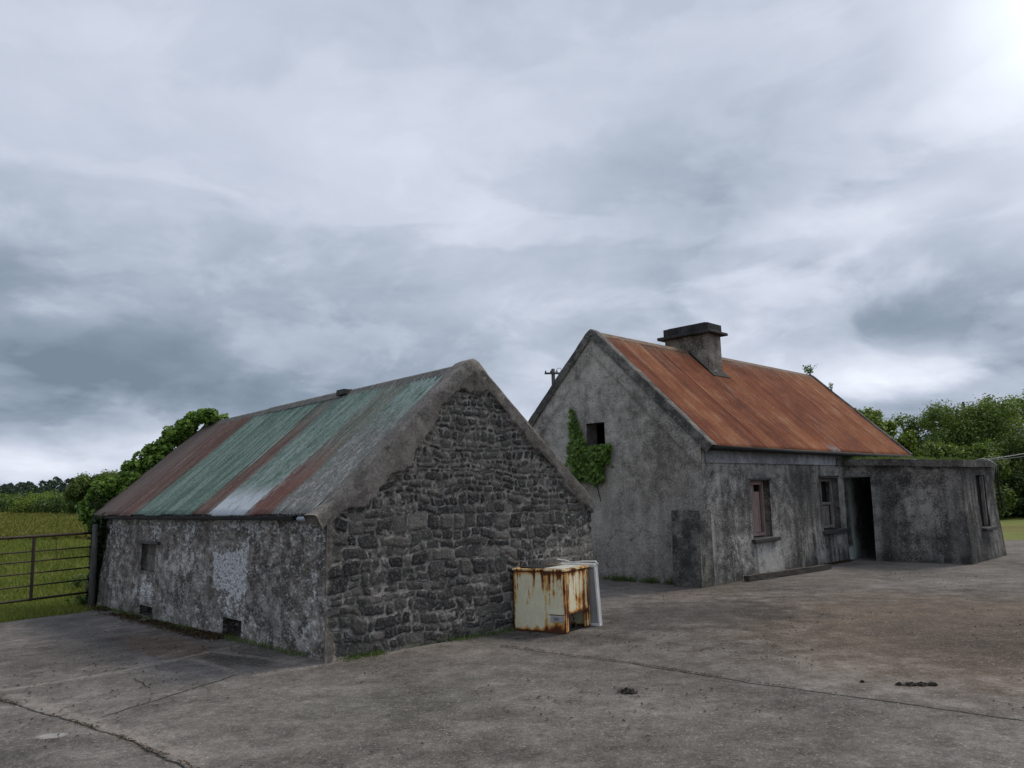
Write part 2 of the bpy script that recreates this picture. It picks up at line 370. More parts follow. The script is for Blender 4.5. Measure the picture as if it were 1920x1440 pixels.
def m_rust(t, b):
    V = t.coord(); Vs = t.coord((6.5, .5, .5)); Vt = t.coord((18, .9, .9))
    sh = t.attr('sheet'); st = t.noise(1.2, 6, .65, Vs); st2 = t.noise(1.4, 5, .65, Vt); med = t.noise(2.2, 5, .6, V); fine = t.noise(26, 5, .7, V)
    v = t.math('ADD', t.math('MULTIPLY', st, .32), t.math('ADD', t.math('MULTIPLY', med, .32), t.math('ADD', t.math('MULTIPLY', fine, .28), t.math('MULTIPLY', sh, .12))))
    c = t.ramp(v, [(.34, (.100, .036, .022)), (.44, (.195, .062, .032)), (.53, (.28, .095, .044)), (.60, (.36, .148, .070)), (.69, (.45, .29, .18))])
    # orange wash patches low down
    z = t.sep(V)[2]
    orr = t.math('MULTIPLY', t.mapr(z, 3.3, 2.5), t.mapr(t.noise(.7, 4, .6, V), .50, .66))
    c = t.mix(t.math('MULTIPLY', orr, .5), c, (.42, .15, .055))
    # worn galvanised streaks
    gs = t.math('MULTIPLY', t.mapr(st2, .55, .66), t.mapr(t.noise(1.1, 3, .6, V), .42, .58))
    c = t.mix(t.math('MULTIPLY', gs, .62), c, (.34, .27, .21))
    ridge = t.mapr(z, 4.42, 4.72)
    c = t.mix(t.math('MULTIPLY', ridge, t.mapr(fine, .4, .6, .1, .55)), c, (.24, .21, .16))
    c = t.mix(t.math('MULTIPLY', t.attr('pale'), t.mapr(fine, .35, .6)), c, (.36, .37, .36))
    c = t.mix(t.math('MULTIPLY', t.mapr(t.attr('valley_shade'), .45, 1.), .42), c, (.35, .30, .28), 'MULTIPLY')  # valley dirt tone, also painting in rib shading that flat light loses
    t.put(b.inputs['Base Color'], c); b.inputs['Roughness'].default_value = .85
    t.put(b.inputs['Normal'], t.bump(fine, .25, .004))
RUST = material('rusted_corrugated', m_rust)

def m_barnroof(t, b):
    V = t.coord(); Vs = t.coord((.7, 8, .7)); med = t.noise(2.6, 5, .6, V); fine = t.noise(30, 5, .7, V); st = t.noise(1.3, 6, .68, Vs); fl = t.noise(9, 5, .75, t.coord((.6, 2.4, .6)))
    x, y, z = t.sep(V)[0], t.sep(V)[1], t.sep(V)[2]
    yy = t.math('ADD', y, t.math('MULTIPLY', t.math('SUBTRACT', st, .5), .62))
    up_ = t.mapr(z, 1.6, 3.1)                                # 0 at the eave, 1 at the ridge
    green = t.ramp(t.math('ADD', t.math('MULTIPLY', st, .6), t.math('MULTIPLY', fine, .4)), [(.38, (.060, .100, .078)), (.49, (.120, .185, .150)), (.60, (.24, .31, .27))])
    rust = t.ramp(t.math('ADD', t.math('MULTIPLY', st, .6), t.math('MULTIPLY', fine, .4)), [(.36, (.060, .038, .032)), (.5, (.130, .074, .060)), (.62, (.22, .135, .108))])
    lil = t.ramp(t.math('ADD', t.math('MULTIPLY', fl, .6), t.math('MULTIPLY', fine, .4)), [(.38, (.10, .082, .074)), (.5, (.20, .185, .175)), (.62, (.40, .40, .41))])
    def band(a, bb, s=.10): return t.math('MULTIPLY', t.mapr(yy, a-s, a+s), t.mapr(yy, bb+s, bb-s))
    c = green
    c = t.mix(t.math('MULTIPLY', band(6.02, 9., .12), t.mapr(st, .2, .42, .55, 1.)), c, rust)
    c = t.mix(t.math('MULTIPLY', band(7.2, 9., .5), .45), c, (.15, .14, .13))
    c = t.mix(t.math('MULTIPLY', band(3.0, 3.52, .08), t.mapr(z, 3.2, 2.3, .35, .95)), c, rust)
    c = t.mix(t.math('MULTIPLY', band(1.12, 1.80, .08), t.mapr(z, 2.6, 1.7, .30, 1.)), c, t.mix(.35, rust, (.24, .085, .062)))
    c = t.mix(t.math('MULTIPLY', band(-.5, 1.10, .08), t.math('MULTIPLY', t.mapr(z, 3.0, 2.2, .0, .9), t.mapr(fl, .36, .5, .45, 1.))), c, lil)
    flk = t.mapr(fl, .47, .56)
    wp = t.math('MULTIPLY', band(1.82, 3.0, .04), t.mapr(t.math('ADD', z, t.math('MULTIPLY', fl, .6)), 2.16, 1.92))
    c = t.mix(t.math('MULTIPLY', wp, t.mapr(fl, .34, .50, .35, 1.)), c, (.55, .58, .63))
    c = t.mix(t.math('MULTIPLY', band(1.6, 3.0, .2), t.math('MULTIPLY', flk, t.mapr(z, 2.9, 1.9, .25, .5))), c, (.36, .40, .40))
    c = t.mix(t.math('MULTIPLY', band(-.2, 1.1, .2), t.math('MULTIPLY', flk, t.mapr(z, 2.5, 3.1, .0, .5))), c, (.42, .50, .52))
    # fine scratches of bare zinc down the slope
    sc = t.mapr(t.noise(1.2, 4, .7, t.coord((.8, 22, .8))), .60, .68)
    c = t.mix(t.math('MULTIPLY', sc, .45), c, (.36, .38, .38))
    c = t.mix(t.math('MULTIPLY', t.mapr(fine, .62, .72), .5), c, (.06, .05, .045))
    c = t.mix(t.math('MULTIPLY', t.mapr(t.attr('valley_shade'), .45, 1.), .42), c, (.35, .30, .28), 'MULTIPLY')  # rib shading painted into the valleys, as on the cottage roof
    t.put(b.inputs['Base Color'], c); b.inputs['Roughness'].default_value = .75
    t.put(b.inputs['Normal'], t.bump(fine, .3, .004))
BROOF = material('peeling_green_corrugated', m_barnroof)

def simple(name, c1, c2, scale=8, rough=.8, metal=0., bump=.3, vec=(1, 1, 1)):
    def f(t, b):
        V = t.coord(vec); n = t.noise(scale, 5, .65, V)
        t.put(b.inputs['Base Color'], t.ramp(n, [(.32, c1), (.68, c2)])); b.inputs['Roughness'].default_value = rough; b.inputs['Metallic'].default_value = metal
        if bump: t.put(b.inputs['Normal'], t.bump(n, bump, .006))
    return material(name, f)
DARKMETAL = simple('dark_gutter', (.007, .007, .008), (.020, .019, .018), 6, .85)
GATEMETAL = simple('gate_metal', (.022, .018, .016), (.060, .040, .030), 14, .65)
POSTWOOD = simple('post_wood', (.045, .045, .042), (.12, .115, .105), 5, .85, vec=(4, 4, .6))
OLDWOOD = simple('weathered_beam', (.035, .030, .026), (.115, .10, .085), 5, .9, vec=(.8, 6, 6))
REDWOOD = simple('red_peeling_wood', (.15, .105, .095), (.40, .29, .265), 7, .8, vec=(5, 5, .5))
GREYWOOD = simple('grey_window_wood', (.10, .088, .080), (.32, .295, .275), 7, .8, vec=(4, 4, .6))
BLACKPIT = simple('dark_interior', (.006, .006, .006), (.018, .017, .016), 5, .95)  # near-black backing that paints in the darkness behind openings
SILLM = simple('slate_sill', (.035, .036, .036), (.085, .085, .082), 12, .8)
CABLE = simple('pale_cable', (.22, .22, .22), (.38, .38, .38), 9, .5, bump=0)
BLACKCABLE = simple('black_pipe', (.010, .010, .010), (.025, .025, .025), 9, .4, bump=0)
RIDGEM = simple('ridge_capping', (.070, .064, .056), (.20, .19, .17), 11, .85)
VERGE = render_mat('verge_mortar', (.075, .067, .059), (.155, .140, .125), (.27, .247, .222), .15, .25, gn=1.9)

def m_freezer(t, b):
    V = t.coord(); n = t.noise(7, 5, .65, V); st = t.noise(2.0, 5, .7, t.coord((9, 9, .9))); fine = t.noise(45, 4, .7, V)
    z = t.sep(V)[2]; e = t.attr('edge')
    paint = t.ramp(n, [(.35, (.74, .69, .47)), (.6, (.86, .81, .60))])
    drip = t.math('MULTIPLY', t.mapr(st, .47, .62), t.mapr(z, .15, .66, .15, 1.))
    r = t.mapr(t.math('ADD', t.math('ADD', t.math('MULTIPLY', e, .68), t.math('MULTIPLY', t.gain(n, 1.6), .46)), t.math('ADD', t.math('MULTIPLY', drip, .46), t.math('MULTIPLY', fine, .20))), .46, .92)
    c = t.ramp(r, [(0., (.66, .63, .46)), (.25, (.74, .56, .27)), (.55, (.62, .31, .08)), (.82, (.34, .12, .035)), (1., (.10, .036, .016))])
    c = t.mix(t.mapr(r, .02, .16), paint, c)
    t.put(b.inputs['Base Color'], c); t.put(b.inputs['Roughness'], t.mapr(r, 0., .5, .38, .9))
    t.put(b.inputs['Normal'], t.bump(t.math('ADD', r, t.math('MULTIPLY', fine, .3)), .25, .004))
FREEZER = material('rusty_enamel', m_freezer)
LINER = simple('freezer_liner', (.50, .51, .46), (.66, .66, .60), 5, .4, bump=0)
LIDW = simple('lid_white', (.62, .63, .61), (.80, .80, .79), 4, .4, bump=0)
GASKET = simple('dark_gasket', (.012, .014, .016), (.03, .03, .032), 9, .6, bump=0)
PLATE = simple('grille_plate', (.34, .33, .32), (.48, .47, .46), 9, .5, bump=0)

# ------------------------------------------------------------ ground
def ground_z(x, y):
    """yard falls a touch towards the gate, the meadow beyond rises gently"""
    x = np.asarray(x, float); y = np.asarray(y, float)
    yard = -.095*sst(-2.5, -7., x)+.02*sst(10, 4, np.hypot(x+1.9, y-8.2))*sst(-4., -1.9, x)
    rise = .0175*np.maximum(0, y-17)*sst(-2, -14, x)
    rise = np.where(y > 170, .0175*153*sst(-2, -14, x)+.004*(y-170)*sst(-2, -14, x), rise)
    return yard+rise

def m_yard(t, b):
    V = t.coord(); x, y = t.sep(V)[0], t.sep(V)[1]
    wob = t.vmath('MULTIPLY', t.vmath('SUBTRACT', t.noise(3.5, 4, .6, V, out=1), (.5, .5, .5)), (.10, .10, 0))
    Vw = t.vmath('ADD', V, wob)
    fine = t.noise(55, 5, .75, V); f2 = t.noise(17, 6, .7, V); med = t.noise(3.2, 6, .62, V); big = t.noise(.45, 5, .6, V, .5)
    spk = t.voro(70, V)
    v = t.math('ADD', t.math('MULTIPLY', fine, .24), t.math('ADD', t.math('MULTIPLY', f2, .22), t.math('ADD', t.math('MULTIPLY', med, .24), t.math('MULTIPLY', big, .30))))
    v = t.gain(v, 3.1)
    c = t.ramp(v, [(.20, (.038, .032, .027)), (.42, (.098, .086, .077)), (.58, (.150, .133, .120)), (.82, (.26, .234, .212))])
    def spot(px, py, rx, ry, rot=0.):
        m = t.new('ShaderNodeMapping', vector_type='TEXTURE'); m.inputs['Location'].default_value = (px, py, 0); m.inputs['Scale'].default_value = (rx, ry, 1e3); m.inputs['Rotation'].default_value = (0, 0, rot)
        t.put(m.inputs[0], Vw)
        L = t.math('ADD', t.vmath('LENGTH', m.outputs[0]), t.math('MULTIPLY', t.math('SUBTRACT', med, .5), 1.1))
        return t.mapr(L, 1.1, .45)
    for (px, py, rx, ry, rot, col, k, mode) in [
        (5.2, 9.0, 3.6, 4.0, 0, (.66, .50, .36), .85, 'M'),       # brown stain on the right
        (2.3, 10.6, 2.1, 1.3, .6, (.45, .44, .45), .85, 'M'),     # worn dark wheel track
        (-.9, 6.6, 1.5, 1.0, .2, (.74, .82, .76), .6, 'M'),
        (-4.9, 9.6, 1.3, 1.6, .3, (.62, .62, .62), .8, 'M'),
        (-3.9, 7.7, 1.0, .7, .4, (.70, .70, .70), .7, 'M'),
        (-2.9, 8.5, .7, .28, -.75, (.42, .42, .38), .9, 'M'),
        (-4.2, 9.7, 1.7, .45, -.85, (.95, .70, .52), .8, 'M'),
        (-3.9, 5.4, 1.1, .7, .3, (.62, .66, .66), .8, 'M'),
        (1.4, 5.6, .9, .7, .2, (.95, 1.02, .95), .5, 'M'),
        (.7, 9.1, .9, .45, -.5, (.5, .48, .46), .6, 'M'),
        (2.9, 13.0, 1.6, .9, .7, (.9, .78, .70), .6, 'M'),
        (5.0, 13.2, 2.2, .8, .75, (.72, .68, .66), .6, 'M')]:
        c = t.mix(t.math('MULTIPLY', spot(px, py, rx, ry, rot), k), c, col, 'MULTIPLY')
    c = t.mix(t.math('MULTIPLY', spot(-3.37, 5.96, .13, .09), .5), c, (.52, .50, .47))
    def seg(p, q, w, wn=.03):
        p = Vector(p); q = Vector(q); L = (q-p).length; d = (q-p)/L
        rx = t.math('SUBTRACT', t.sep(Vw)[0], p.x); ry = t.math('SUBTRACT', t.sep(Vw)[1], p.y)
        al = t.math('ADD', t.math('MULTIPLY', rx, d.x), t.math('MULTIPLY', ry, d.y))
        pe = t.math('ABSOLUTE', t.math('SUBTRACT', t.math('MULTIPLY', rx, d.y), t.math('MULTIPLY', ry, d.x)))
        ou = t.math('MAXIMUM', t.math('MULTIPLY', al, -1.), t.math('SUBTRACT', al, L))
        dd = t.math('ADD', pe, t.math('MAXIMUM', ou, 0.))
        return t.mapr(dd, w*1.6, w*.35)
    # pale cement fillets, then dark mossy joints
    for p, q, w in [((-4.81, 7.64), (-3.95, 8.28), .055), ((-3.95, 8.28), (-3.2, 9.4), .04), ((-3.45, 8.67), (-2.69, 7.85), .05), ((-3.3, 9.0), (-2.0, 8.0), .05), ((-6.76, 10.67), (-5.9, 11.95), .06), ((-4.57, 7.42), (-2.0, 5.2), .06), ((-2.4, 7.7), (-.9, 9.0), .09)]:
        c = t.mix(t.math('MULTIPLY', seg(p, q, w), t.mapr(f2, .35, .6, .15, .65)), c, (.27, .238, .205))
    j = None
    for p, q, w in [((-4.9, 7.5), (-4.57, 7.25), .013), ((-4.57, 7.25), (-2.97, 5.96), .010), ((-2.97, 5.96), (-1.2, 4.3), .011), ((-3.24, 6.41), (-2.66, 7.72), .014), ((-6.9, 10.5), (-5.95, 11.85), .016), ((1.06, 7.67), (1.87, 6.84), .012), ((1.87, 6.84), (3.35, 5.58), .016), ((3.35, 5.58), (5.5, 3.9), .016), ((-.2, 8.75), (1.06, 7.67), .008), ((-3.66, 7.85), (-3.3, 7.35), .008)]:
        s_g = seg(p, q, w); j = s_g if j is None else t.math('MAXIMUM', j, s_g)
    j = t.math('MULTIPLY', j, t.mapr(f2, .3, .5, .4, 1.))
    c = t.mix(j, c, (.022, .020, .015))
    # light chips, black specks of moss
    c = t.mix(t.math('MULTIPLY', t.mapr(t.noise(42, 3, .8, V), .57, .68), .5), c, (.48, .45, .42))
    c = t.mix(t.math('MULTIPLY', t.mapr(t.noise(36, 3, .8, t.coord((1, 1, 1), rot=(0, 0, 1.))), .56, .66), .6), c, (.06, .053, .047))
    dk = t.math('MULTIPLY', t.mapr(t.noise(12, 4, .75, t.coord((1, 1, 1), rot=(0, 0, .6))), .60, .68), t.mapr(t.noise(.9, 3, .6, V), .44, .60))
    c = t.mix(t.math('MULTIPLY', dk, .7), c, (.035, .030, .025))
    t.put(b.inputs['Base Color'], c); b.inputs['Roughness'].default_value = .92
    h = t.math('SUBTRACT', t.math('ADD', t.math('MULTIPLY', fine, .6), t.math('ADD', f2, t.math('MULTIPLY', spk, .35))), t.math('MULTIPLY', j, 2.))
    t.put(b.inputs['Normal'], t.bump(h, .75, .012))
YARD = material('brushed_concrete_yard', m_yard)

def m_field(t, b):
    V = t.coord(); f = t.noise(14, 6, .75, V); m = t.noise(.8, 5, .65, V); g = t.noise(.09, 4, .6, V, .4)
    v = t.gain(t.math('ADD', t.math('MULTIPLY', f, .35), t.math('ADD', t.math('MULTIPLY', m, .3), t.math('MULTIPLY', g, .35))), 1.7)
    c = t.ramp(v, [(.28, (.042, .062, .010)), (.42, (.085, .115, .016)), (.56, (.13, .155, .024)), (.74, (.22, .19, .05))])
    c = t.mix(t.math('MULTIPLY', t.mapr(t.noise(.16, 4, .6, V), .50, .62), .6), c, (.15, .105, .035))
    c = t.mix(t.math('MULTIPLY', t.mapr(t.noise(60, 2, .5, V), .70, .76), t.mapr(t.noise(.25, 3, .6, V), .5, .64)), c, (.45, .36, .06))
    t.put(b.inputs['Base Color'], c); t.put(b.inputs['Normal'], t.bump(f, .8, .05))
FIELD = material('meadow', m_field)

xs = np.unique(np.concatenate([np.linspace(-1500, -60, 13), np.linspace(-60, 60, 61), np.linspace(60, 1500, 13)]))
ys = np.unique(np.concatenate([np.linspace(-200, -20, 5), np.linspace(-20, 60, 41), np.linspace(60, 220, 21), np.linspace(220, 2500, 10)]))
gx, gy = np.meshgrid(xs, ys, indexing='ij'); gz = ground_z(gx, gy)-.05*np.ones_like(gx)
nx, ny = gx.shape; ii, jj = np.meshgrid(np.arange(nx-1), np.arange(ny-1), indexing='ij')
o = mesh_np('ground', np.stack([gx, gy, gz], -1).reshape(-1, 3), np.stack([ii*ny+jj, (ii+1)*ny+jj, (ii+1)*ny+jj+1, ii*ny+jj+1], -1).reshape(-1, 4), FIELD, smooth=True)
tag(o, 'green rough meadow running to the far trees', kind='structure')

# concrete yard: its edge is ragged; left edge along the gate, far edge past the annex
def yard_far(x):
    x = np.asarray(x, float)
    a = np.interp(x, [-30, -14, -7.95, -7.2, -7.0, -3., 4, 9, 10.5, 13.7, 20, 40], [4.4, 10.3, 12.55, 13.6, 14.6, 18.5, 22.0, 23.6, 23.5, 22.7, 20.6, 14])
    return a+.10*(fbm(x*2.2, x*0+3, 5)*2)
yx = np.concatenate([np.arange(-30, -9, .5), np.arange(-9, 16, .12), np.arange(16, 40.1, .6)]); K_ = 150
tt = np.linspace(0, 1, K_)
YX, TT = np.meshgrid(yx, tt, indexing='ij'); YF = yard_far(YX); YY = -12+(YF+12)*TT
YZ = ground_z(YX, YY)+.008*fbm(YX*.8, YY*.8, 9)*sst(3, 5, YY)+np.where(TT > .999, -.06, 0)
ii, jj = np.meshgrid(np.arange(len(yx)-1), np.arange(K_-1), indexing='ij')
o = mesh_np('yard', np.stack([YX, YY, YZ], -1).reshape(-1, 3), np.stack([ii*K_+jj, (ii+1)*K_+jj, (ii+1)*K_+jj+1, ii*K_+jj+1], -1).reshape(-1, 4), YARD, smooth=True)
tag(o, 'worn grey brown concrete yard with mossy joints', kind='structure')

# ------------------------------------------------------------ BARN  (local x across the gable, y along the ridge)
BA = 2.2969
barn = empty('stone_barn', (-1.9074, 8.2302, 0), BA-math.pi/2, label='low rubble stone barn with peeling green and rust corrugated roof', cat='barn')
BL, BW_, BH, BR = 8.37, 3.86, 1.50, 3.26
MIDX = 1.90
def btop(x):
    a = np.where(x < MIDX, BH+(BR-BH)*np.clip(x, 0, None)/MIDX, BH+(BR-BH)*(BW_-np.clip(x, None, BW_))/(BW_-MIDX))
    return a-.09*np.exp(-((x-MIDX)/.10)**2)+.008*fbm(x*5, x*0, 3)
# stone courses
g = np.random.default_rng(5)
cz = [-.35]
while cz[-1] < 3.4:
    z = cz[-1]; cz.append(z+g.uniform(.085, .17)*(1. if z < 1.3 else .62))
cz = np.array(cz); courses = []
for k in range(len(cz)-1):
    e = [-.6-g.uniform(0, .2)]; sc = 1. if cz[k] < 1.45 else .62
    while e[-1] < 5: e.append(e[-1]+g.choice([g.uniform(.08, .15), g.uniform(.15, .25), g.uniform(.25, .40)], p=[.40, .46, .14])*sc)
    courses.append(np.array(e))
def stones(u, z):
    n1 = fbm(u*1.1+2, z*2.2, 21); w = z+.26*n1+.065*fbm(u*3.4, z*3.4, 22)+.026*fbm(u*9, z*9, 27)
    w2 = u+.12*fbm(u*3+9, z*5, 23)+.03*fbm(u*10, z*10, 24)
    k = np.clip(np.searchsorted(cz, w.ravel())-1, 0, len(courses)-1).reshape(w.shape)
    sd = np.zeros_like(w); rnd = np.zeros_like(w)
    for q in range(len(courses)):
        m = k == q
        if not m.any(): continue
        e = courses[q]; c = np.clip(np.searchsorted(e, w2[m])-1, 0, len(e)-2)
        a = (e[c+1]-e[c])/2; b = np.full_like(a, (cz[q+1]-cz[q])/2)
        px = w2[m]-(e[c]+e[c+1])/2; pz = w[m]-(cz[q]+cz[q+1])/2
        r1 = _h(c.astype(float), c*0.+q, 3); r2 = _h(c.astype(float), c*0.+q, 4); r3 = _h(c.astype(float), c*0.+q, 8)
        sp = (r3 < .16) & (b > .065); off = (r2-.5)*.3*b            # split into two thin stones
        b2 = np.where(sp, np.where(pz > off, (b-off)/2, (b+off)/2), b); pz = np.where(sp, np.where(pz > off, pz-(b+off)/2, pz-(off-b)/2), pz)
        r1 = np.where(sp & (pz > 0), (r1*7.3) % 1, r1)
        rr = np.minimum(np.minimum(a, b2)*.5, .022); jw = .005+.010*r2
        qx = np.abs(px)-(a-jw)+rr; qz = np.abs(pz)-(b2-jw)+rr
        s = np.hypot(np.maximum(qx, 0), np.maximum(qz, 0))+np.minimum(np.maximum(qx, qz), 0)-rr
        sd[m] = -s; rnd[m] = r1
    return sd, rnd
def plaster(u, z):
    """1 where mortar render survives: along the verges and the left quoin"""
    tp = btop(u); dv = (tp-z)*.74
    lim = .15+.34*fbm(u*1.6, z*1.6, 31)+.17*sst(1.8, .9, u)*sst(.1, .5, u)+.10*fbm(u*7, z*7, 33)+.06*fbm(u*22, z*22, 36)
    a = sst(.012, -.012, dv-lim)
    b = sst(.02, -.02, u-(.03+.12*fbm(z*2.3, z*0+4, 34)+.05*fbm(z*12, z*0, 35)))
    return np.maximum(a, b)
def smear(u, z): return sst(.02, .16, fbm(u*2.6, z*3.2, 47)+.12*sst(1.2, 2.3, z)-.06)
def g_h(u, z):
    sd, r = stones(u, z); p = plaster(u, z)
    st = sst(-.002, .013, sd)*(.005+.024*_h(np.floor(r*9999), np.floor(r*7777), 2))*(1-.6*smear(u, z))
    rough = .012*fbm(u*17, z*17, 41)+.016*fbm(u*6, z*6, 42)
    flat = .050+.010*fbm(u*6, z*6, 43)+.004*fbm(u*30, z*30, 44)
    batter = .05*np.clip((1.5-z)/1.5, 0, 1.2)
    return batter+.012*fbm(u*.8, z*.8, 45)+(st+rough*(.5+.5*sst(0, .02, sd)))*(1-p)+(flat)*p
def holes_none(): return []
o = sheet('gable_wall', np.arange(0, BW_+.01, .0125), np.arange(-.30, 3.3, .0125), btop, (0, 0, 0), (1, 0, 0), (0, -1, 0), g_h, [], STONE, barn, ret=.25, wrap='lr',
      attrs={'stone': lambda u, z: sst(-.003, .008, stones(u, z)[0])*(1-.8*smear(u, z)*sst(.42, .6, vn(u*26, z*26, 48))), 'rnd': lambda u, z: stones(u, z)[1], 'plas': plaster, 'joint': lambda u, z: sst(.006, -.004, np.abs(stones(u, z)[0]-.000))*sst(.50, .62, vn(u*4, z*6, 49))*(1-plaster(u, z)),
             'lich': lambda u, z: sst(.12, -.02, z)*.8*sst(.35, .5, vn(u*3, z*3, 3))})
# long limewashed side (faces -x)
def rect(u, z, a, b, c, d, s=.05): return sst(a-s, a+s, u)*sst(b+s, b-s, u)*sst(c-s, c+s, z)*sst(d+s, d-s, z)
def l_h(u, z):
    sd, r = stones(u*1.0+11-8.4*0, z*.95+.05)
    n = .018*fbm(u*3, z*3, 51)+.012*fbm(u*11, z*11, 52)+.010*fbm(u*28, z*28, 53)
    infill = rect(u, z, 2.0, 3.12, -.3, 1.16, .02); inf2 = rect(u, z, 5.28, 6.02, -.3, .58, .012)
    return .05*np.clip((1.5-z)/1.5, 0, 1.2)+n*(1-.6*infill)+.012*sst(-.005, .03, sd)*(1-infill)-.022*infill-.018*inf2
def l_white(u, z):
    a = rect(u, z, 2.0, 3.1, .52, 1.02, .10)*.85+rect(u, z, 2.0, 3.1, -.1, 1.16, .05)*.26
    a = a+sst(1.05, 1.42, z)*(.46+.9*fbm(u*.9, z*2, 61)) + rect(u, z, 5.3, 6.0, .15, .58, .03)*.5+.25*sst(6.2, 7.8, u)*sst(.2, .8, z)
    return np.clip(a+1.2*fbm(u*1.3, z*1.8, 62)+.8*fbm(u*8, z*8, 64)+.16, 0, 1)
def l_pit(u, z):
    a, b = np.floor(u*6.5+.35*np.floor(z*7)), np.floor(z*7)
    return sst(.54, .62, vn(u*9, z*8, 65)*.72+.5*vn(u*2.4, z*2.4, 66)*.6)*(1-rect(u, z, 2.0, 3.1, -.3, 1.2, .03))*sst(1.5, 1.2, z)
bh = [(2.10, 2.66, -.02, .21, .22), (5.30, 5.98, .62, 1.02, .075), (5.36, 5.96, -.04, .10, .10)]
o = sheet('side_wall', np.arange(0, BL+.04, .018), np.arange(-.35, BH+.03, .018), lambda u: u*0+BH, (0, 0, 0), (0, 1, 0), (-1, 0, 0), l_h, bh, LIME, barn, ret=.25, wrap='l',
      attrs={'white': l_white, 'pit': l_pit, 'moss': lambda u, z: np.clip(sst(.45, -.05, z)*(.35+2.0*fbm(u*1.3, z*2, 67)), 0, 1)})
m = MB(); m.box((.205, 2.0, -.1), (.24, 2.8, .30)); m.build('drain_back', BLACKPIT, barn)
m = MB(); m.box((.060, 5.2, .55), (.09, 6.1, 1.1)); m.box((.02, 5.33, .62), (.07, 5.82, .86), .008); m.build('blocked_window', simple('infill_block', (.07, .062, .055), (.17, .155, .14), 12), barn, bevel=.01)
m = MB(); m.box((-.075, 5.10, 1.035), (.05, 6.16, 1.075), .006); m.build('window_lintel', SILLM, barn, bevel=.006)
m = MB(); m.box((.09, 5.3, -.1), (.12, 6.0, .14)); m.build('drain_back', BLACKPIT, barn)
# hidden walls and far gable, plain rubble
m = MB(); m.box((BW_-.05, .06, -.3), (BW_+.03, BL, BH)); m.build('rear_wall', CONC, barn)
m = MB(); m.prism([(0.02, -.3), (BW_-.02, -.3), (BW_-.02, BH), (MIDX, BR-.12), (0.02, BH)], BL-.08, BL+.02, 1); m.build('far_gable_wall', CONC, barn)

def roof_sheet(name, x_eave, z_eave, x_ridge, z_ridge, y0, y1, mat, parent, axis='y', pitch=.076, amp=.013, rows=26, sheet_w=.66, sag=.0, lap=.5, seed=1, extra=None):
    ny = int((y1-y0)/pitch*7); y = np.linspace(y0, y1, ny); s = np.linspace(0, 1, rows)
    YY, SS = np.meshgrid(y, s, indexing='ij')
    k = np.floor((YY-y0)/sheet_w); r1 = _h(k, k*0+seed, 5)
    x = x_eave+(x_ridge-x_eave)*SS; z = z_eave+(z_ridge-z_eave)*SS
    L = math.hypot(x_ridge-x_eave, z_ridge-z_eave); nxx, nzz = -(z_ridge-z_eave)/L*(1 if x_ridge > x_eave else 1), (x_ridge-x_eave)/L
    if nzz < 0: nxx, nzz = -nxx, -nzz
    n = amp*np.sin((YY-y0)/pitch*2*math.pi)
    fr = ((YY-y0)/sheet_w) % 1
    n = n+.005*(fr < .12)+.012*fbm(YY*.8, SS*2, seed+3)+.008*(r1-.5)+np.where(SS < lap, .0, .0045)
    n = n-sag*np.sin(math.pi*SS)*np.sin(math.pi*(YY-y0)/(y1-y0))
    jag = (.045*(r1-.5)+.03*fbm(YY*1.3, YY*0, seed+9))*(SS == 0)                                 # sheet ends do not line up
    x = x+nxx*n-(x_ridge-x_eave)/L*jag; z = z+nzz*n-(z_ridge-z_eave)/L*jag
    P_ = np.stack([x, YY, z] if axis == 'y' else [YY, x, z], -1).reshape(-1, 3)
    i, j = np.meshgrid(np.arange(ny-1), np.arange(rows-1), indexing='ij')
    F_ = np.stack([i*rows+j, (i+1)*rows+j, (i+1)*rows+j+1, i*rows+j+1], -1).reshape(-1, 4)
    if axis == 'y': F_ = F_[:, ::-1]
    A = {'valley_shade': (.5-.5*np.sin((YY-y0)/pitch*2*math.pi)).ravel(), 'sheet': r1.ravel(), 'pale': np.zeros(P_.shape[0]) if extra is None else extra(YY, SS).ravel()}
    o = mesh_np(name, P_, F_, mat, parent, smooth=True, attrs=A)
    md = o.modifiers.new('thick', 'SOLIDIFY'); md.thickness = .003; md.offset = -1
    return o
sl = (BR-.04-BH)/MIDX
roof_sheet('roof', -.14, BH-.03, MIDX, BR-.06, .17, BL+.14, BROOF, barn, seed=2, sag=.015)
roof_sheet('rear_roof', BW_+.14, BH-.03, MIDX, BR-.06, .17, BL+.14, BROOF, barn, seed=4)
# ridge capping in three lengths, one lifted
m = MB()
for (a, b_, dz, tw) in [(.22, 2.95, 0, .0), (2.85, 5.6, .012, .01), (5.5, BL+.16, 0, -.01)]:
    poly = [(MIDX-.12, BR-.145+dz), (MIDX-.04, BR-.058+dz), (MIDX, BR-.035+dz), (MIDX+.04, BR-.058+dz), (MIDX+.12, BR-.145+dz), (MIDX+.12, BR-.16+dz), (MIDX, BR-.055+dz), (MIDX-.12, BR-.16+dz)]
    m.prism(poly, a, b_, 1)
m.build('ridge_capping', RIDGEM, barn)
m = MB(); m.box((MIDX-.16, 2.80, BR-.12), (MIDX+.03, 3.02, BR-.040), .012); m.build('loose_slate', SILLM, barn, bevel=.004)
# gutter: dark edge board and half-round under the eave
m = MB(); m.box((-.145, .55, BH-.095), (-.075, BL+.12, BH-.045), .004); m.build('eave_board', DARKMETAL, barn, bevel=.008)
m = MB(); m.tube([(-.13, .06, BH-.070), (-.135, .42, BH-.075)], .024, 8); m.build('gutter_end', simple('pale_gutter', (.20, .24, .28), (.34, .38, .42), 9), barn, smooth=True)
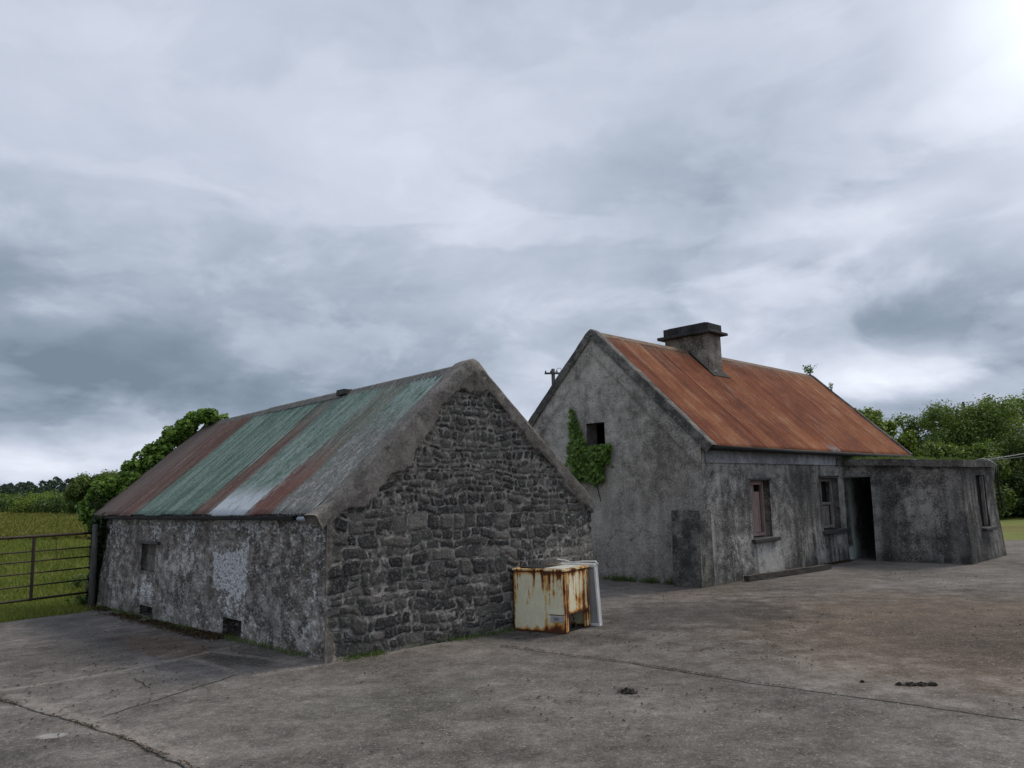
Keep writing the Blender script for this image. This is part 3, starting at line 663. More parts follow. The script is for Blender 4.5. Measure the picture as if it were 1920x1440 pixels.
# mortar verge running up both slopes over the sheets, rounded at the top
def verge_strip(parent, name, pts_top, w0, w1, thick, mat, seed, axis='y', over=.03):
    """pts_top: polyline (x,z) of the roof line; strip spans w0..w1 across"""
    P2 = []
    for (a, b_) in zip(pts_top[:-1], pts_top[1:]):
        n = max(2, int(math.hypot(b_[0]-a[0], b_[1]-a[1])/.035))
        for q in range(n): P2.append((a[0]+(b_[0]-a[0])*q/n, a[1]+(b_[1]-a[1])*q/n))
    P2.append(pts_top[-1]); P2 = np.array(P2)
    T = np.gradient(P2, axis=0); T /= np.linalg.norm(T, axis=1)[:, None]; N = np.stack([-T[:, 1], T[:, 0]], 1); N[N[:, 1] < 0] *= -1
    prof = [(w0, -.12), (w0, thick*.55), (w0+.012, thick*.95), (w0+.05, thick), ((w0+w1)/2, thick), (w1-.04, thick*.95), (w1-.005, thick*.7), (w1, -.06)]
    ns = len(P2); s = np.arange(ns)*.035; V = []
    for q, (w, h) in enumerate(prof):
        dw = .018*fbm(s*2, s*0+q*.2, seed)+.010*fbm(s*9, s*0+q*.5, seed+1)+(.03*fbm(s*5, s*0, seed+5) if q > 4 else 0); dh = .014*fbm(s*2.2, s*0+q*.2+5, seed+2)+.005*fbm(s*12, s*0+q*.5, seed+3)
        c = P2+N*(h+dh)[:, None]
        ww = w+dw
        V.append(np.stack([c[:, 0], ww, c[:, 1]] if axis == 'y' else [ww, c[:, 0], c[:, 1]], 1))
    V = np.array(V); k = len(prof)
    i, j = np.meshgrid(np.arange(k-1), np.arange(ns-1), indexing='ij')
    F_ = np.stack([i*ns+j, (i+1)*ns+j, (i+1)*ns+j+1, i*ns+j+1], -1).reshape(-1, 4)
    F_ = [tuple(f) for f in F_]+[tuple(q*ns for q in range(k)), tuple(q*ns+ns-1 for q in range(k))[::-1]]
    return mesh_np(name, V.reshape(-1, 3), F_, mat, parent, smooth=True)
verge_strip(barn, 'verge', [(-.17, BH-.06), (0, BH+.04), (MIDX-.22, BR-.185), (MIDX-.07, BR-.055), (MIDX, BR-.025), (MIDX+.07, BR-.055), (MIDX+.22, BR-.205), (BW_-.02, BH+.05), (BW_+.05, BH-.05)], -.052, .22, .032, VERGE, 71)

# ------------------------------------------------------------ COTTAGE (local x along the ridge, y across)
HA = .7954
house = empty('cottage', (3.2156, 13.7294, 0), HA, label='derelict grey rendered cottage with rusty orange corrugated roof and doorway annex', cat='cottage')
HL, HW, HH, HR = 9.83, 4.54, 2.40, 4.75
def htop(y): return np.where(y < HW/2, HH+(HR-HH)*np.clip(y, 0, None)/(HW/2), HH+(HR-HH)*(HW-np.clip(y, None, HW))/(HW/2))-.02
def hg_h(u, z):
    dv = (htop(u)-z)*.69
    band = sst(.30, .28, dv+.02*fbm(u*2, z*2, 81))
    return .03*np.clip((.9-z)/.9, 0, 1)+.012*fbm(u*1.2, z*1.2, 82)+.010*fbm(u*7, z*7, 83)+.010*fbm(u*22, z*22, 84)+.022*band
def A3(d=None, l=None, g_=None):
    z_ = lambda u, z: u*0.
    return {'dark': d or z_, 'light': l or z_, 'green': g_ or z_}
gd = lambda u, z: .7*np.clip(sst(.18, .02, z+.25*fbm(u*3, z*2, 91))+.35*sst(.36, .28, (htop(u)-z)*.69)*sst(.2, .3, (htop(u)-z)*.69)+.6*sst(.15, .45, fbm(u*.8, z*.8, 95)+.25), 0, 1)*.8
gl = lambda u, z: np.clip(1.3*fbm(u*1.1, z*.8, 92)+.35*sst(1.6, .2, u)*sst(.3, 1.2, z)*sst(2.5, 1.9, z)+.08, 0, 1)
sheet('gable_wall', np.arange(0, HW+.02, .028), np.arange(-.3, 4.76, .028), htop, (0, 0, 0), (0, 1, 0), (-1, 0, 0), hg_h,
      [(2.06, 2.50, 2.46, 2.96, .32)], GABLE, house, ret=.2, wrap='l', attrs=A3(gd, gl))
def hf_h(u, z):
    return .05*np.clip((.8-z)/.9, 0, 1.2)+.010*fbm(u*1.1, z*1.1, 85)+.010*fbm(u*6, z*6, 86)+.012*fbm(u*20, z*20, 87)
fd = lambda u, z: np.clip(sst(6.25, 6.7, u)*2+.8*rect(u, z, 1.62, 1.75, -.1, .62, .05)*vn(u*9, z, 3)+.9*rect(u, z, 4.7, 5.3, .1, .6, .12)*vn(u*12, z*1.5, 4)+sst(.30, .0, z+.5*fbm(u*1.4, z, 93))*sst(2.8, 3.5, u)+.75*sst(.0, .22, fbm(u*.75, z*.5, 94)+.02)*sst(2.3, 3.4, u)+.4*sst(.12, 0., z)+.35*sst(.05, .3, fbm(u*2, z*.6, 96)), 0, 1)  # wall dirt and streaks; past the doorway also blackened as unlit interior
fl_ = lambda u, z: np.clip(.9*rect(u, z, 1.62, 2.75, -.1, .5, .05)+1.1*fbm(u*1.6, z*1.2, 97)+.5*rect(u, z, 4.6, 5.7, .2, .55, .06)+.5*sst(1.8, 2.05, z), 0, 1)*(1-.6*rect(u, z, 2.8, 4.5, .1, 1.7, .3))
fg = lambda u, z: sst(5.80, 5.88, u)*sst(6.55, 6.15, u+.3*fbm(u*4, z*3, 98))  # pale paint cut off inwards, imitating daylight fading from the doorway
W1 = (1.66, 2.42, .70, 1.76); W2 = (4.70, 5.62, .70, 1.80)
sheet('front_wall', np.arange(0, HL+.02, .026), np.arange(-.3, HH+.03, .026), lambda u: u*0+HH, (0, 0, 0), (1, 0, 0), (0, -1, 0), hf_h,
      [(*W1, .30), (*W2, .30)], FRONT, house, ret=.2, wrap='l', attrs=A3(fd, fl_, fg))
m = MB(); m.box((.0, HW-.03, -.3), (HL, HW+.05, HH)); m.build('rear_wall', CONC, house)
m = MB(); m.prism([(.02, -.3), (HW-.02, -.3), (HW-.02, HH), (HW/2, HR-.03), (.02, HH)], HL-.02, HL+.05, 0); m.build('far_gable_wall', CONC, house)
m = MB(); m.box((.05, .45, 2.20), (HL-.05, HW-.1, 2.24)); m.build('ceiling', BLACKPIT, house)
# smooth lintel band under the eave
m = MB()
nb = 60
for k in range(1): m.box((.12, -.040, 2.075), (5.52, .0, 2.315), .004)
m.build('eave_band', BAND, house, bevel=.008)
hx0, hx1 = .12, HL+.08
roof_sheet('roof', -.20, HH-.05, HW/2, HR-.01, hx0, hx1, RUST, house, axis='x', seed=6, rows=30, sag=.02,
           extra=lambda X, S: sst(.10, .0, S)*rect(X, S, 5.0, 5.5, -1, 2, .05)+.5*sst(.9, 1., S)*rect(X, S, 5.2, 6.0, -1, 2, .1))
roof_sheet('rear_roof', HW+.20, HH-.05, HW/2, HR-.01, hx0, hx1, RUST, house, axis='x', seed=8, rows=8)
m = MB(); m.prism([(HW/2-.08, HR-.062), (HW/2, HR+.024), (HW/2+.08, HR-.062), (HW/2+.08, HR-.078), (HW/2, HR+.008), (HW/2-.08, HR-.078)], .14, HL+.05, 0)
m.build('ridge_capping', simple('rusty_ridge', (.10, .055, .035), (.24, .17, .12), 9, .85), house)
m = MB(); m.tube([(.02, -.215, HH-.075), (3, -.22, HH-.085), (6.1, -.215, HH-.09), (HL+.02, -.21, HH-.085)], .045, 10); m.build('gutter', DARKMETAL, house, smooth=True)
m = MB(); m.box((.1, -.155, HH-.115), (HL, -.125, HH-.035)); m.build('fascia_board', DARKMETAL, house)
hv = [(-.23, HH-.06), (HW/2-.10, HR-.055), (HW/2, HR+.015), (HW/2+.10, HR-.055), (HW+.23, HH-.06)]
verge_strip(house, 'verge', hv, -.055, .17, .045, CONC, 75, axis='x')
hv2 = [(-.20, HH-.05), (HW/2, HR-.01), (HW+.20, HH-.05)]
verge_strip(house, 'far_verge', hv2, HL-.02, HL+.14, .05, CONC, 77, axis='x')
# chimney, sitting on the ridge
ch = sheet('chimney', np.arange(0, 1.14, .03), np.arange(3.9, 5.12, .03), lambda u: u*0+5.12, (3.45, 1.74, 0), (0, 1, 0), (-1, 0, 0), lambda u, z: .01*fbm(u*8, z*8, 88)+.008*fbm(u*25, z*25, 89), [], CHIM, house, ret=.55, attrs=A3())
m = MB(); m.box((3.452, 1.735, 3.9), (4.02, 1.80, 5.12)); m.box((3.99, 1.742, 3.9), (4.035, 2.86, 5.12)); m.box((3.46, 2.80, 3.9), (4.02, 2.865, 5.12)); m.build('chimney_side', CHIM, ch, bevel=.012)
m = MB(); m.box((3.34, 1.60, 5.085), (4.13, 3.0, 5.15), .006); m.build('chimney_ledge', CAPM, ch, bevel=.018)
m = MB(); m.box((3.43, 1.71, 5.152), (4.05, 2.88, 5.33), .008); m.box((3.50, 1.80, 5.332), (3.98, 2.80, 5.36), .006); m.build('chimney_cap', CAPM, ch, bevel=.02)
zr = lambda y: HH-.05+(y+.20)*(HR-.01-HH+.05)/(HW/2+.20); zb = zr(1.66)
m = MB(); m.prism([(1.60, zr(1.60)+.004), (1.60, zr(1.60)+.022), (1.745, zr(1.745)+.03), (1.745, zr(1.745)+.0)], 3.40, 4.10, 0)
m.prism([(1.60, zr(1.60)+.004), (1.60, zr(1.60)+.024), (2.24, zr(2.24)+.03), (2.24, zr(2.24)+.004)], 3.385, 3.447, 0)
m.build('chimney_flashing', DARKMETAL, ch)
m = MB(); m.box((3.56, 1.68, zb+.05), (3.70, 1.74, zb+.095), .012); m.build('mortar_fillet', simple('mortar', (.2, .19, .17), (.4, .39, .36), 12), ch, bevel=.01)
# windows
def window(W_, name, red, boards):
    u0, u1, z0, z1 = W_
    m = MB(); d0, d1 = .13, .19
    for (a, b_, c, d) in [(u0, u0+.07, z0, z1), (u1-.07, u1, z0, z1)]: m.box((a+.003, d0, c+.003), (b_-.003, d1, d-.003), .003)
    m.box((u0+.072, d0, z1-.075), (u1-.072, d1, z1-.004), .003); m.box((u0+.072, d0, z0+.02), (u1-.072, d1, z0+.08), .003)
    f = m.build(name, red, house, bevel=.006)
    m = MB(); m.box((u0, .27, z0), (u1, .30, z1)); m.build('unlit_room_backing', BLACKPIT, f)  # black sheet standing in for the unlit room behind
    m = MB()
    for (a, b_, c, d, dd) in boards: m.box((a, d0+.045+dd, c), (b_, d0+.075+dd, d), .006)
    m.build('board', red, f, bevel=.004)
    m = MB(); m.box((u0-.08, -.085, z0-.085), (u1+.14, .05, z0-.012), .006); m.box((u0+.02, .051, z0-.06), (u1-.02, .26, z0+.003)); m.build('sill', SILLM, f, bevel=.012)
    m = MB(); m.box((u0-.05, -.025, z1+.012), (u1+.05, .03, z1+.045), .004); m.build('lintel', SILLM, f, bevel=.006)
    return f
window(W1, 'window', REDWOOD, [(1.95, 2.12, .78, 1.68, 0), (2.14, 2.33, .78, 1.55, .01), (1.76, 1.90, .80, 1.30, .02)])
window(W2, 'window', GREYWOOD, [(5.08, 5.15, .78, 1.72, 0), (4.78, 5.54, 1.22, 1.28, -.01), (5.2, 5.5, .78, 1.2, .02)])
# annex: lean-to with an open doorway in its side, slab roof
AX0, AX1, AY = 5.89, 8.24, -2.42
def an_h(u, z): return .07*np.clip((1.2-z)/1.2, 0, 1.2)+.014*fbm(u*1.3, z*1.3, 101)+.008*fbm(u*7, z*7, 102)+.008*fbm(u*24, z*24, 103)
ad = lambda u, z: np.clip(.9*rect(u, z, .75, 1.15, -.2, 1.75, .12)*(.6+fbm(u*5, z, 104))+.6*sst(-.05, .25, fbm(u*1.1, z*.9, 105))+.7*sst(.25, -.05, z+.2*fbm(u*2, z, 106)), 0, 1)
al = lambda u, z: np.clip(.7*rect(u, z, .2, .8, .2, 1.6, .15)+.8*rect(u, z, 1.3, 2.0, .7, 1.3, .2)*sst(.0, .2, fbm(u*7, z*7, 107)+.05)+.55*rect(u, z, 2.1, 2.4, -.2, 1.95, .1), 0, 1)
# side wall with doorway: u runs from house wall outwards (0 .. 2.42); slab falls from 2.0 to 1.9
an = sheet('annex_side_wall', np.arange(-.0, 2.425, .0242), np.arange(-.3, 2.12, .025), lambda u: 2.12-.045*u, (AX0, 0, 0), (0, -1, 0), (-1, 0, 0), an_h,
           [(.03, .61, -.4, 1.80, .2)], ANNEX, house, ret=.2, wrap='r', attrs=A3(ad, al))
ad2 = lambda u, z: np.clip(.5*rect(u, z, .0, .9, -.2, 2, .2)+.6*sst(-.02, .25, fbm(u*1.1, z*.9, 108))+.7*sst(.25, -.05, z)+.25, 0, 1)
sheet('annex_front_wall', np.arange(0, AX1-AX0+.01, .025), np.arange(-.3, 1.98, .025), lambda u: u*0+1.96, (AX0, AY, 0), (1, 0, 0), (0, -1, 0), an_h,
      [(.98, 1.62, .68, 1.76, .2)], ANNEX, house, ret=.2, wrap='lr', attrs=A3(ad2, None))
m = MB(); m.box((AX1-.2, AY+.0, -.3), (AX1+.02, -.05, 1.9)); m.build('annex_far_wall', ANNEX, house)
m = MB(); m.box((AX0+.2, AY+.1, -.3), (AX0+.23, -.68, 1.9)); m.box((AX0+.23, AY+.17, -.3), (AX1-.2, AY+.20, .66)); m.box((AX0+.23, AY+.17, .66), (AX0+.96, AY+.20, 1.9)); m.box((AX0+1.66, AY+.17, .66), (AX1-.2, AY+.20, 1.9)); m.build('annex_lining', CONC, house)
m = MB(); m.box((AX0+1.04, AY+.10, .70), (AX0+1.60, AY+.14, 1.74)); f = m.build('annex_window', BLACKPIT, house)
m = MB(); m.box((AX0+.985, AY+.02, .69), (AX0+1.035, AY+.09, 1.75)); m.box((AX0+1.565, AY+.02, .69), (AX0+1.615, AY+.09, 1.75)); m.build('frame', GREYWOOD, f, bevel=.004)
m = MB(); m.box((AX0+.92, AY-.13, .60), (AX0+1.70, AY+.02, .665), .006); m.build('sill', SILLM, f, bevel=.01)
# slab roof over the annex, irregular mossy edge
ns_u, ns_v = 110, 40
U_, V_ = np.meshgrid(np.linspace(5.80, AX1+.05, ns_u), np.linspace(-.0, 2.50, ns_v), indexing='ij')
def slabz(u, v): return 2.215-.045*v+.016*fbm(u*2, v*2, 111)+.02*fbm(u*7, v*7, 112)-.03*sst(.9, 2.2, v)
edge = lambda u, v: .02*fbm(u*5+v*5, u*0, 113)
top = np.stack([U_+np.where(U_ < 5.81, edge(U_, V_), 0), -V_-.0-np.where(V_ > 2.49, edge(U_, V_), 0), slabz(U_, V_)], -1)
bot = top.copy(); bot[..., 2] -= .14+.02*fbm(U_*3, V_*3, 114)
Vv = np.concatenate([top.reshape(-1, 3), bot.reshape(-1, 3)]); nn = ns_u*ns_v; Fs = []
for a in range(ns_u-1):
    for b_ in range(ns_v-1):
        q = a*ns_v+b_; Fs.append((q, q+1, q+ns_v+1, q+ns_v)); Fs.append((nn+q, nn+q+ns_v, nn+q+ns_v+1, nn+q+1))
for a in range(ns_u-1):
    for b_ in (0, ns_v-1):
        q = a*ns_v+b_; q2 = q+ns_v; Fs.append((q, q2, nn+q2, nn+q) if b_ == 0 else (q2, q, nn+q, nn+q2))
for b_ in range(ns_v-1):
    for a in (0, ns_u-1):
        q = a*ns_v+b_; q2 = q+1; Fs.append((q2, q, nn+q, nn+q2) if a == 0 else (q, q2, nn+q2, nn+q))
# the slab stops at the annex walls except the strip that runs along the cottage eave
Fs = [f for f in Fs]
slab = mesh_np('annex_roof_slab', Vv, Fs, CONC, house, attrs={'dark': np.zeros(len(Vv)), 'light': np.zeros(len(Vv)), 'green': np.zeros(len(Vv))})
m = MB()
for k in range(5): m.box((5.54+.062*k, -.055, 2.06), (5.60+.062*k, .0, 2.20+random.uniform(-.01, .015)), .006)
m.build('broken_coping', CONC, house, bevel=.01)
m = MB(); m.box((AX0-.09, -.25, 1.795), (AX0+.22, -.03, 1.80+.03)); m.build('door_lintel', CONC, house, bevel=.01)
# corner pier against the gable
pr = sheet('corner_pier', np.arange(0, .56, .025), np.arange(-.3, 1.29, .025), lambda u: 1.28+.02*fbm(u*4, u*0, 5), (-.31, .46, 0), (0, -1, 0), (-1, 0, 0), lambda u, z: .05*np.clip((1-z), 0, 1.2)+.012*fbm(u*6, z*6, 121)+.008*fbm(u*22, z*22, 122), [], PIER, house, ret=.34,
           attrs=A3(lambda u, z: .5*sst(.2, .0, z)+.4*sst(1.05, 1.2, z)*sst(.3, .5, u), lambda u, z: np.clip(fbm(u*4, z*4, 123), 0, 1)))
m = MB(); m.box((-.30, -.092, -.3), (.07, .0, 1.262), .008); m.box((-.30, .40, -.3), (.0, .455, 1.262), .008); m.box((-.305, -.088, 1.225), (.04, .45, 1.280), .008); m.build('pier_body', PIER, pr, bevel=.012)
# black attic opening backing is the roof void itself; ragged stub frame
m = MB(); m.box((.28, 2.07, 2.47), (.31, 2.2, 2.95)); m.build('attic_frame', GREYWOOD, house)

# ------------------------------------------------------------ cables on the annex corner
def hp(x, y, z):
    c, s = math.cos(HA), math.sin(HA); return (3.2156+c*x-s*y, 13.7294+s*x+c*y, z)
def sagline(a, b, sag, n=14):
    a = Vector(a); b = Vector(b); return [tuple(a.lerp(b, k/n)-Vector((0, 0, sag*4*(k/n)*(1-k/n)))) for k in range(n+1)]
m = MB(); m.tube(sagline(hp(7.55, -2.45, 2.10), (15.5, 20.5, 2.95), .12), .009, 6); m.tube(sagline(hp(7.55, -2.45, 2.09), (15.5, 20.5, 2.86), .16), .007, 6)
tag(m.build('overhead_cable', CABLE, smooth=True), 'pale twin cable running from the annex corner over the right hedge', 'cable')
m = MB()
m.tube([hp(7.1, -2.40, 2.09), hp(7.35, -2.50, 2.12), hp(7.55, -2.62, 2.02), hp(7.60, -2.60, 1.85), hp(7.62, -2.56, 1.60)], .011, 6)
m.tube([hp(7.2, -2.42, 2.07), hp(7.5, -2.55, 2.09), hp(7.68, -2.64, 1.98), hp(7.74, -2.60, 1.80)], .011, 6)
tag(m.build('cable_loop', CABLE, smooth=True), 'short pale cables looping over the annex roof edge', 'cable')
m = MB()
m.tube([hp(8.1, -2.45, 2.06), hp(8.24, -2.50, 2.03), hp(8.28, -2.50, 1.85), hp(8.29, -2.49, 1.4), hp(8.31, -2.52, 1.05), hp(8.36, -2.55, .97)], .020, 8)
tag(m.build('drain_pipe', BLACKCABLE, smooth=True), 'thin black pipe hanging down the far corner of the annex', 'pipe')

# ------------------------------------------------------------ timber on the ground
t_ = empty('timber_beam', hp(.95, -.19, 0), HA-.115, label='weathered timber beam lying along the foot of the cottage front wall', cat='beam')
m = MB()
n = 14
prof = []
for k in range(n+1):
    x = 2.7*k/n; j1 = random.uniform(-.006, .006)
    prof.append([(x, -.06+j1, .012), (x, .06+j1, .012), (x, .058, .10+j1), (x, -.058+j1, .105+j1)])
Vb = [p for r_ in prof for p in r_]; Fb = []
for k in range(n):
    for q in range(4): Fb.append((k*4+q, k*4+(q+1) % 4, (k+1)*4+(q+1) % 4, (k+1)*4+q))
Fb += [(3, 2, 1, 0), tuple(n*4+q for q in range(4))]
o = mesh_np('beam', Vb, Fb, OLDWOOD, t_)
m = MB(); m.box((.35, -.11, .004), (.75, .10, .012)); m.box((1.5, -.09, .004), (1.7, .1, .012)); m.build('packing_piece', OLDWOOD, t_)

# ------------------------------------------------------------ freezer
fa = math.atan2(9.37-9.75, .54+.05)
fz = empty('chest_freezer', (.54, 9.37, 0), fa, label='small rust streaked white chest freezer without lid beside the stone gable', cat='freezer')
# local: +x continues right along the long face away... the long face runs from x=-.70 to 0, the short face from y=0 to .48
LX, LY, HZ = .70, .60, .72
def panel(name, lo, hi, mat, parent, n=24, cut=None):
    """box surface subdivided with an 'edge' attribute for the rust"""
    (x0, y0, z0), (x1, y1, z1) = lo, hi; V = []; Fs = []; E = []
    def face(o, a, b_, na, nb_):
        base = len(V); o = np.array(o); a = np.array(a); b_ = np.array(b_)
        for i in range(na+1):
            for j in range(nb_+1):
                p = o+a*i/na+b_*j/nb_; V.append(tuple(p))
                dx = min(abs(p[0]-x0), abs(p[0]-x1)) if (a[0] or b_[0]) else 9
                dy = min(abs(p[1]-y0), abs(p[1]-y1)) if (a[1] or b_[1]) else 9
                dzt = abs(p[2]-z1); dzb = abs(p[2]-z0)
                e = max(math.exp(-dx/.022)*.8, math.exp(-dy/.03)*.8, math.exp(-dzt/.045)*.95, math.exp(-dzb/.035)*1.)
                E.append(e)
        for i in range(na):
            for j in range(nb_):
                q = base+i*(nb_+1)+j; Fs.append((q, q+nb_+1, q+nb_+2, q+1))
    dx, dy, dz = x1-x0, y1-y0, z1-z0
    face((x0, y0, z0), (dx, 0, 0), (0, 0, dz), n, n); face((x1, y0, z0), (0, dy, 0), (0, 0, dz), n, n)
    face((x1, y1, z0), (-dx, 0, 0), (0, 0, dz), n, n); face((x0, y1, z0), (0, -dy, 0), (0, 0, dz), n, n)
    face((x0, y0, z1), (dx, 0, 0), (0, dy, 0), n, 2); face((x0, y1, z0), (dx, 0, 0), (0, -dy, 0), n, 2)
    return V, Fs, E
def rusty(name, boxes, parent, mat=FREEZER, bevel=0., tweak=None):
    V, Fs, E = [], [], []
    for lo, hi in boxes:
        v, f, e = panel(name, lo, hi, mat, parent); b0 = len(V); V += v; Fs += [tuple(i+b0 for i in q) for q in f]; E += e
    V = np.array(V); E = np.array(E)
    if tweak is not None: E = tweak(V, E)
    return mesh_np(name, V, Fs, mat, parent, attrs={'edge': np.clip(E, 0, 1)})
z0 = .025
def tw(V, E):
    x, y, z = V.T
    p = .42*np.exp(-((x+.26)/.03)**2)*(y < .01)+.30*np.exp(-((x+.08)/.05)**2)*sst(.1, .5, z)*(y < .01)+.75*np.exp(-((x+.12)/.10)**2-((z-.08)/.085)**2)*(y < .01)+.55*np.exp(-((x+.205)/.02)**2)*sst(.2, .6, z)*(y < .01)
    p = p+.6*np.exp(-((y-.36)/.14)**2-((z-.38)/.10)**2)*(x > -.01)+.5*np.exp(-((y-.45)/.04)**2)*(x > -.01)+.45*np.exp(-((y-.06)/.05)**2-((z-.27)/.08)**2)*(x > -.01)
    return E+p+.12*(rng.random(len(E))-.5)
# cabinet walls: front, back, left, right (right one stops above the motor bay)
cab = rusty('cabinet', [((-LX, 0, z0), (0, .035, HZ)), ((-LX, LY-.035, z0), (0, LY, HZ)), ((-LX, .035, z0), (-LX+.035, LY-.035, HZ)), ((-.035, .035, .225), (0, LY-.035, HZ)), ((-.035, LY-.10, z0), (-.001, LY-.036, .224)), ((-.035, .036, z0), (-.001, .075, .224))], fz, tweak=tw)
m = MB(); m.box((-LX+.036, .036, .26), (-.036, .062, HZ-.004)); m.box((-LX+.036, LY-.062, .26), (-.036, LY-.036, HZ-.004)); m.box((-LX+.036, .063, .26), (-LX+.062, LY-.063, HZ-.004)); m.box((-.062, .063, .26), (-.036, LY-.063, HZ-.004)); m.box((-LX+.063, .063, .26), (-.063, LY-.063, .28))
m.build('liner', LINER, fz)
m = MB()
a, b_ = .012, .075
for lo, hi in [((-LX-.012, -.012, HZ+.001), (.012, .050, HZ+.022)), ((-LX-.012, LY-.05, HZ+.001), (.012, LY+.012, HZ+.022)), ((-LX-.012, .051, HZ+.001), (-LX+.05, LY-.051, HZ+.022)), ((-.05, .051, HZ+.001), (.012, LY-.051, HZ+.022))]: m.box(lo, hi, .002)
o = rusty('top_rim', [((-LX-.012, -.010, HZ+.001), (.012, .050, HZ+.020)), ((-LX-.012, LY-.05, HZ+.001), (.012, LY+.012, HZ+.020)), ((-LX-.012, .051, HZ+.001), (-LX+.05, LY-.051, HZ+.020)), ((-.05, .051, HZ+.001), (.012, LY-.051, HZ+.020))], fz, tweak=lambda V, E: E*.35+.12)
m = MB(); m.box((-LX+.04, .09, HZ+.021), (-.30, LY-.12, HZ+.028), .002); m.build('sliding_cover', GASKET, fz)
m = MB(); m.box((-.30, .055, HZ+.021), (-.055, LY-.055, HZ+.027), .001); m.build('inner_cover', LINER, fz)
m = MB(); m.box((-.195, -.012, .150), (-.025, -.001, .215), .001); pl = m.build('grille_plate', PLATE, fz, bevel=.004)
m = MB()
for k in range(3): m.box((-.15, -.0145, .170+k*.012), (-.08, -.0125, .174+k*.012))
m.build('grille_slot', GASKET, pl)
m = MB(); m.box((-.215, -.005, .222), (-.018, -.001, .232)); m.build('trim_strip', simple('rust_trim', (.03, .014, .008), (.12, .045, .02), 20), fz)
# compressor in the bay
m = MB(); m.tube([(-.14, .20, .035), (-.14, .20, .055), (-.14, .20, .15), (-.14, .20, .185)], [.06, .085, .085, .05], 14)
cp = m.build('compressor', BLACKCABLE, fz, smooth=True)
m = MB(); m.tube([(-.10, .28, .10), (-.05, .31, .12), (-.045, .33, .05), (-.08, .37, .035), (-.10, .36, .16)], .007, 6); m.tube([(-.10, .14, .10), (-.05, .16, .15), (-.05, .25, .19), (-.09, .32, .21)], .006, 6); m.build('coolant_pipe', simple('dull_copper', (.05, .03, .02), (.22, .16, .12), 20, .5, .6), cp, smooth=True)
m = MB(); m.box((-LX+.05, .036, .03), (-.04, LY-.036, .04)); m.box((-.30, .04, .04), (-.29, LY-.04, .25)); m.build('base_tray', DARKMETAL, fz)
# detached lid leaning behind: long side along the freezer, foot out
ld = empty('freezer_lid', (.54, 9.37, 0), fa, label='white freezer lid standing on edge and leaning behind the rusty freezer', cat='lid')
def lean(V):
    out = []
    for (x, y, z) in V:   # tilt about the x axis at the foot
        out.append((x+.01*(1-z/.76), LY+.055+.05*(1-z/.76)+y, z))
    return out
m = MB(); m.box((-.42, 0, .005), (.085, .030, .76)); m.v = lean(m.v); o = m.build('lid_panel', LIDW, ld, bevel=.012)
m = MB()
for lo, hi in [((-.42, -.045, .715), (.075, -.001, .755)), ((.06, -.045, .05), (.085, -.001, .714)), ((-.42, -.045, .05), (-.39, -.001, .714)), ((-.42, -.045, .005), (.085, -.001, .049))]: m.box(lo, hi, .003)
m.v = lean(m.v); m.build('lid_flange', LIDW, ld, bevel=.01)
m = MB(); m.box((-.385, -.010, .055), (.055, -.001, .71)); m.v = lean(m.v); m.build('lid_inner_face', simple('lid_inner', (.30, .31, .31), (.44, .45, .45), 7, .6, bump=0), ld)
m = MB(); m.tube([(-.44, LY+.03, .735), (-.445, LY+.03, .80), (-.34, LY+.03, .79), (-.24, LY+.035, .765), (-.10, LY+.04, .782), (.08, LY+.04, .785), (.105, LY+.06, .75)], .011, 6); m.build('lid_edge_strip', LIDW, ld, smooth=True)

# ------------------------------------------------------------ gate
gate = empty('field_gate', (-7.42, 14.1, -.09), math.atan2(12.9-14.1, -8.23+7.47), label='rusty dark metal bar field gate closed across the meadow entrance', cat='gate')
GL = 3.4; gz = [.22, .42, .625, .80, .965, 1.27]
gz = [.25, .47, .67, .86, 1.02, 1.26]
m = MB(); m.tube([(0, 0, gz[5]), (GL, 0, gz[5]-.02)], .024, 10); m.build('top_rail', GATEMETAL, gate, smooth=True)
for k in range(5):
    m = MB(); m.tube([(0.02, 0, gz[k]), (GL/2, 0, gz[k]-.012), (GL-.02, 0, gz[k]-.02)], .019 if k == 0 else .012, 8); m.build('rail', GATEMETAL, gate, smooth=True)
for x in (0., .98, 2.2, GL):
    m = MB(); m.box((x-.022, -.018, gz[0]-.03), (x+.022, .018, gz[5]+.01)); m.build('stile', GATEMETAL, gate, bevel=.006)
m = MB(); m.tube([(.62, -.02, gz[5]), (.60, -.02, gz[4]+.0)], .004, 5); m.build('wire_tie', GATEMETAL, gate)
gp = empty('gate_post', (-7.34, 14.02, -.1), label='old grey gate post beside the ivy at the barn corner', cat='post')
m = MB()
m.tube([(0, 0, -.2), (0, 0, .5), (.01, 0, 1.0), (.01, 0, 1.42)], [.055, .052, .050, .046], 10); m.build('post', POSTWOOD, gp, smooth=True)
for zz_ in (1.16, .30):
    m = MB(); m.box((-.10, -.03, zz_), (-.03, .03, zz_+.04)); m.build('hinge', GATEMETAL, gp)

# ------------------------------------------------------------ utility pole
up_ = empty('utility_pole', (3.17, 60, 0), .15, label='distant wooden electricity pole showing between the two gables', cat='utility pole')
m = MB(); m.tube([(0, 0, -.2), (0, 0, 6), (0, 0, 11.15)], [.20, .17, .14], 10); m.build('pole', POSTWOOD, up_, smooth=True)
m = MB(); m.box((-.68, -.16, 10.72), (.68, -.04, 10.86)); m.build('crossarm', POSTWOOD, up_)
for x in (-.6, -.2, .28, .6):
    m = MB(); m.tube([(x, -.1, 10.86), (x, -.1, 11.0)], .05, 8); m.build('insulator', DARKMETAL, up_)
m = MB(); m.tube([(.15, -.1, 10.86), (.3, -.1, 11.15), (.55, -.1, 11.2), (.65, -.1, 11.0)], .02, 5); m.build('jumper_wire', DARKMETAL, up_)

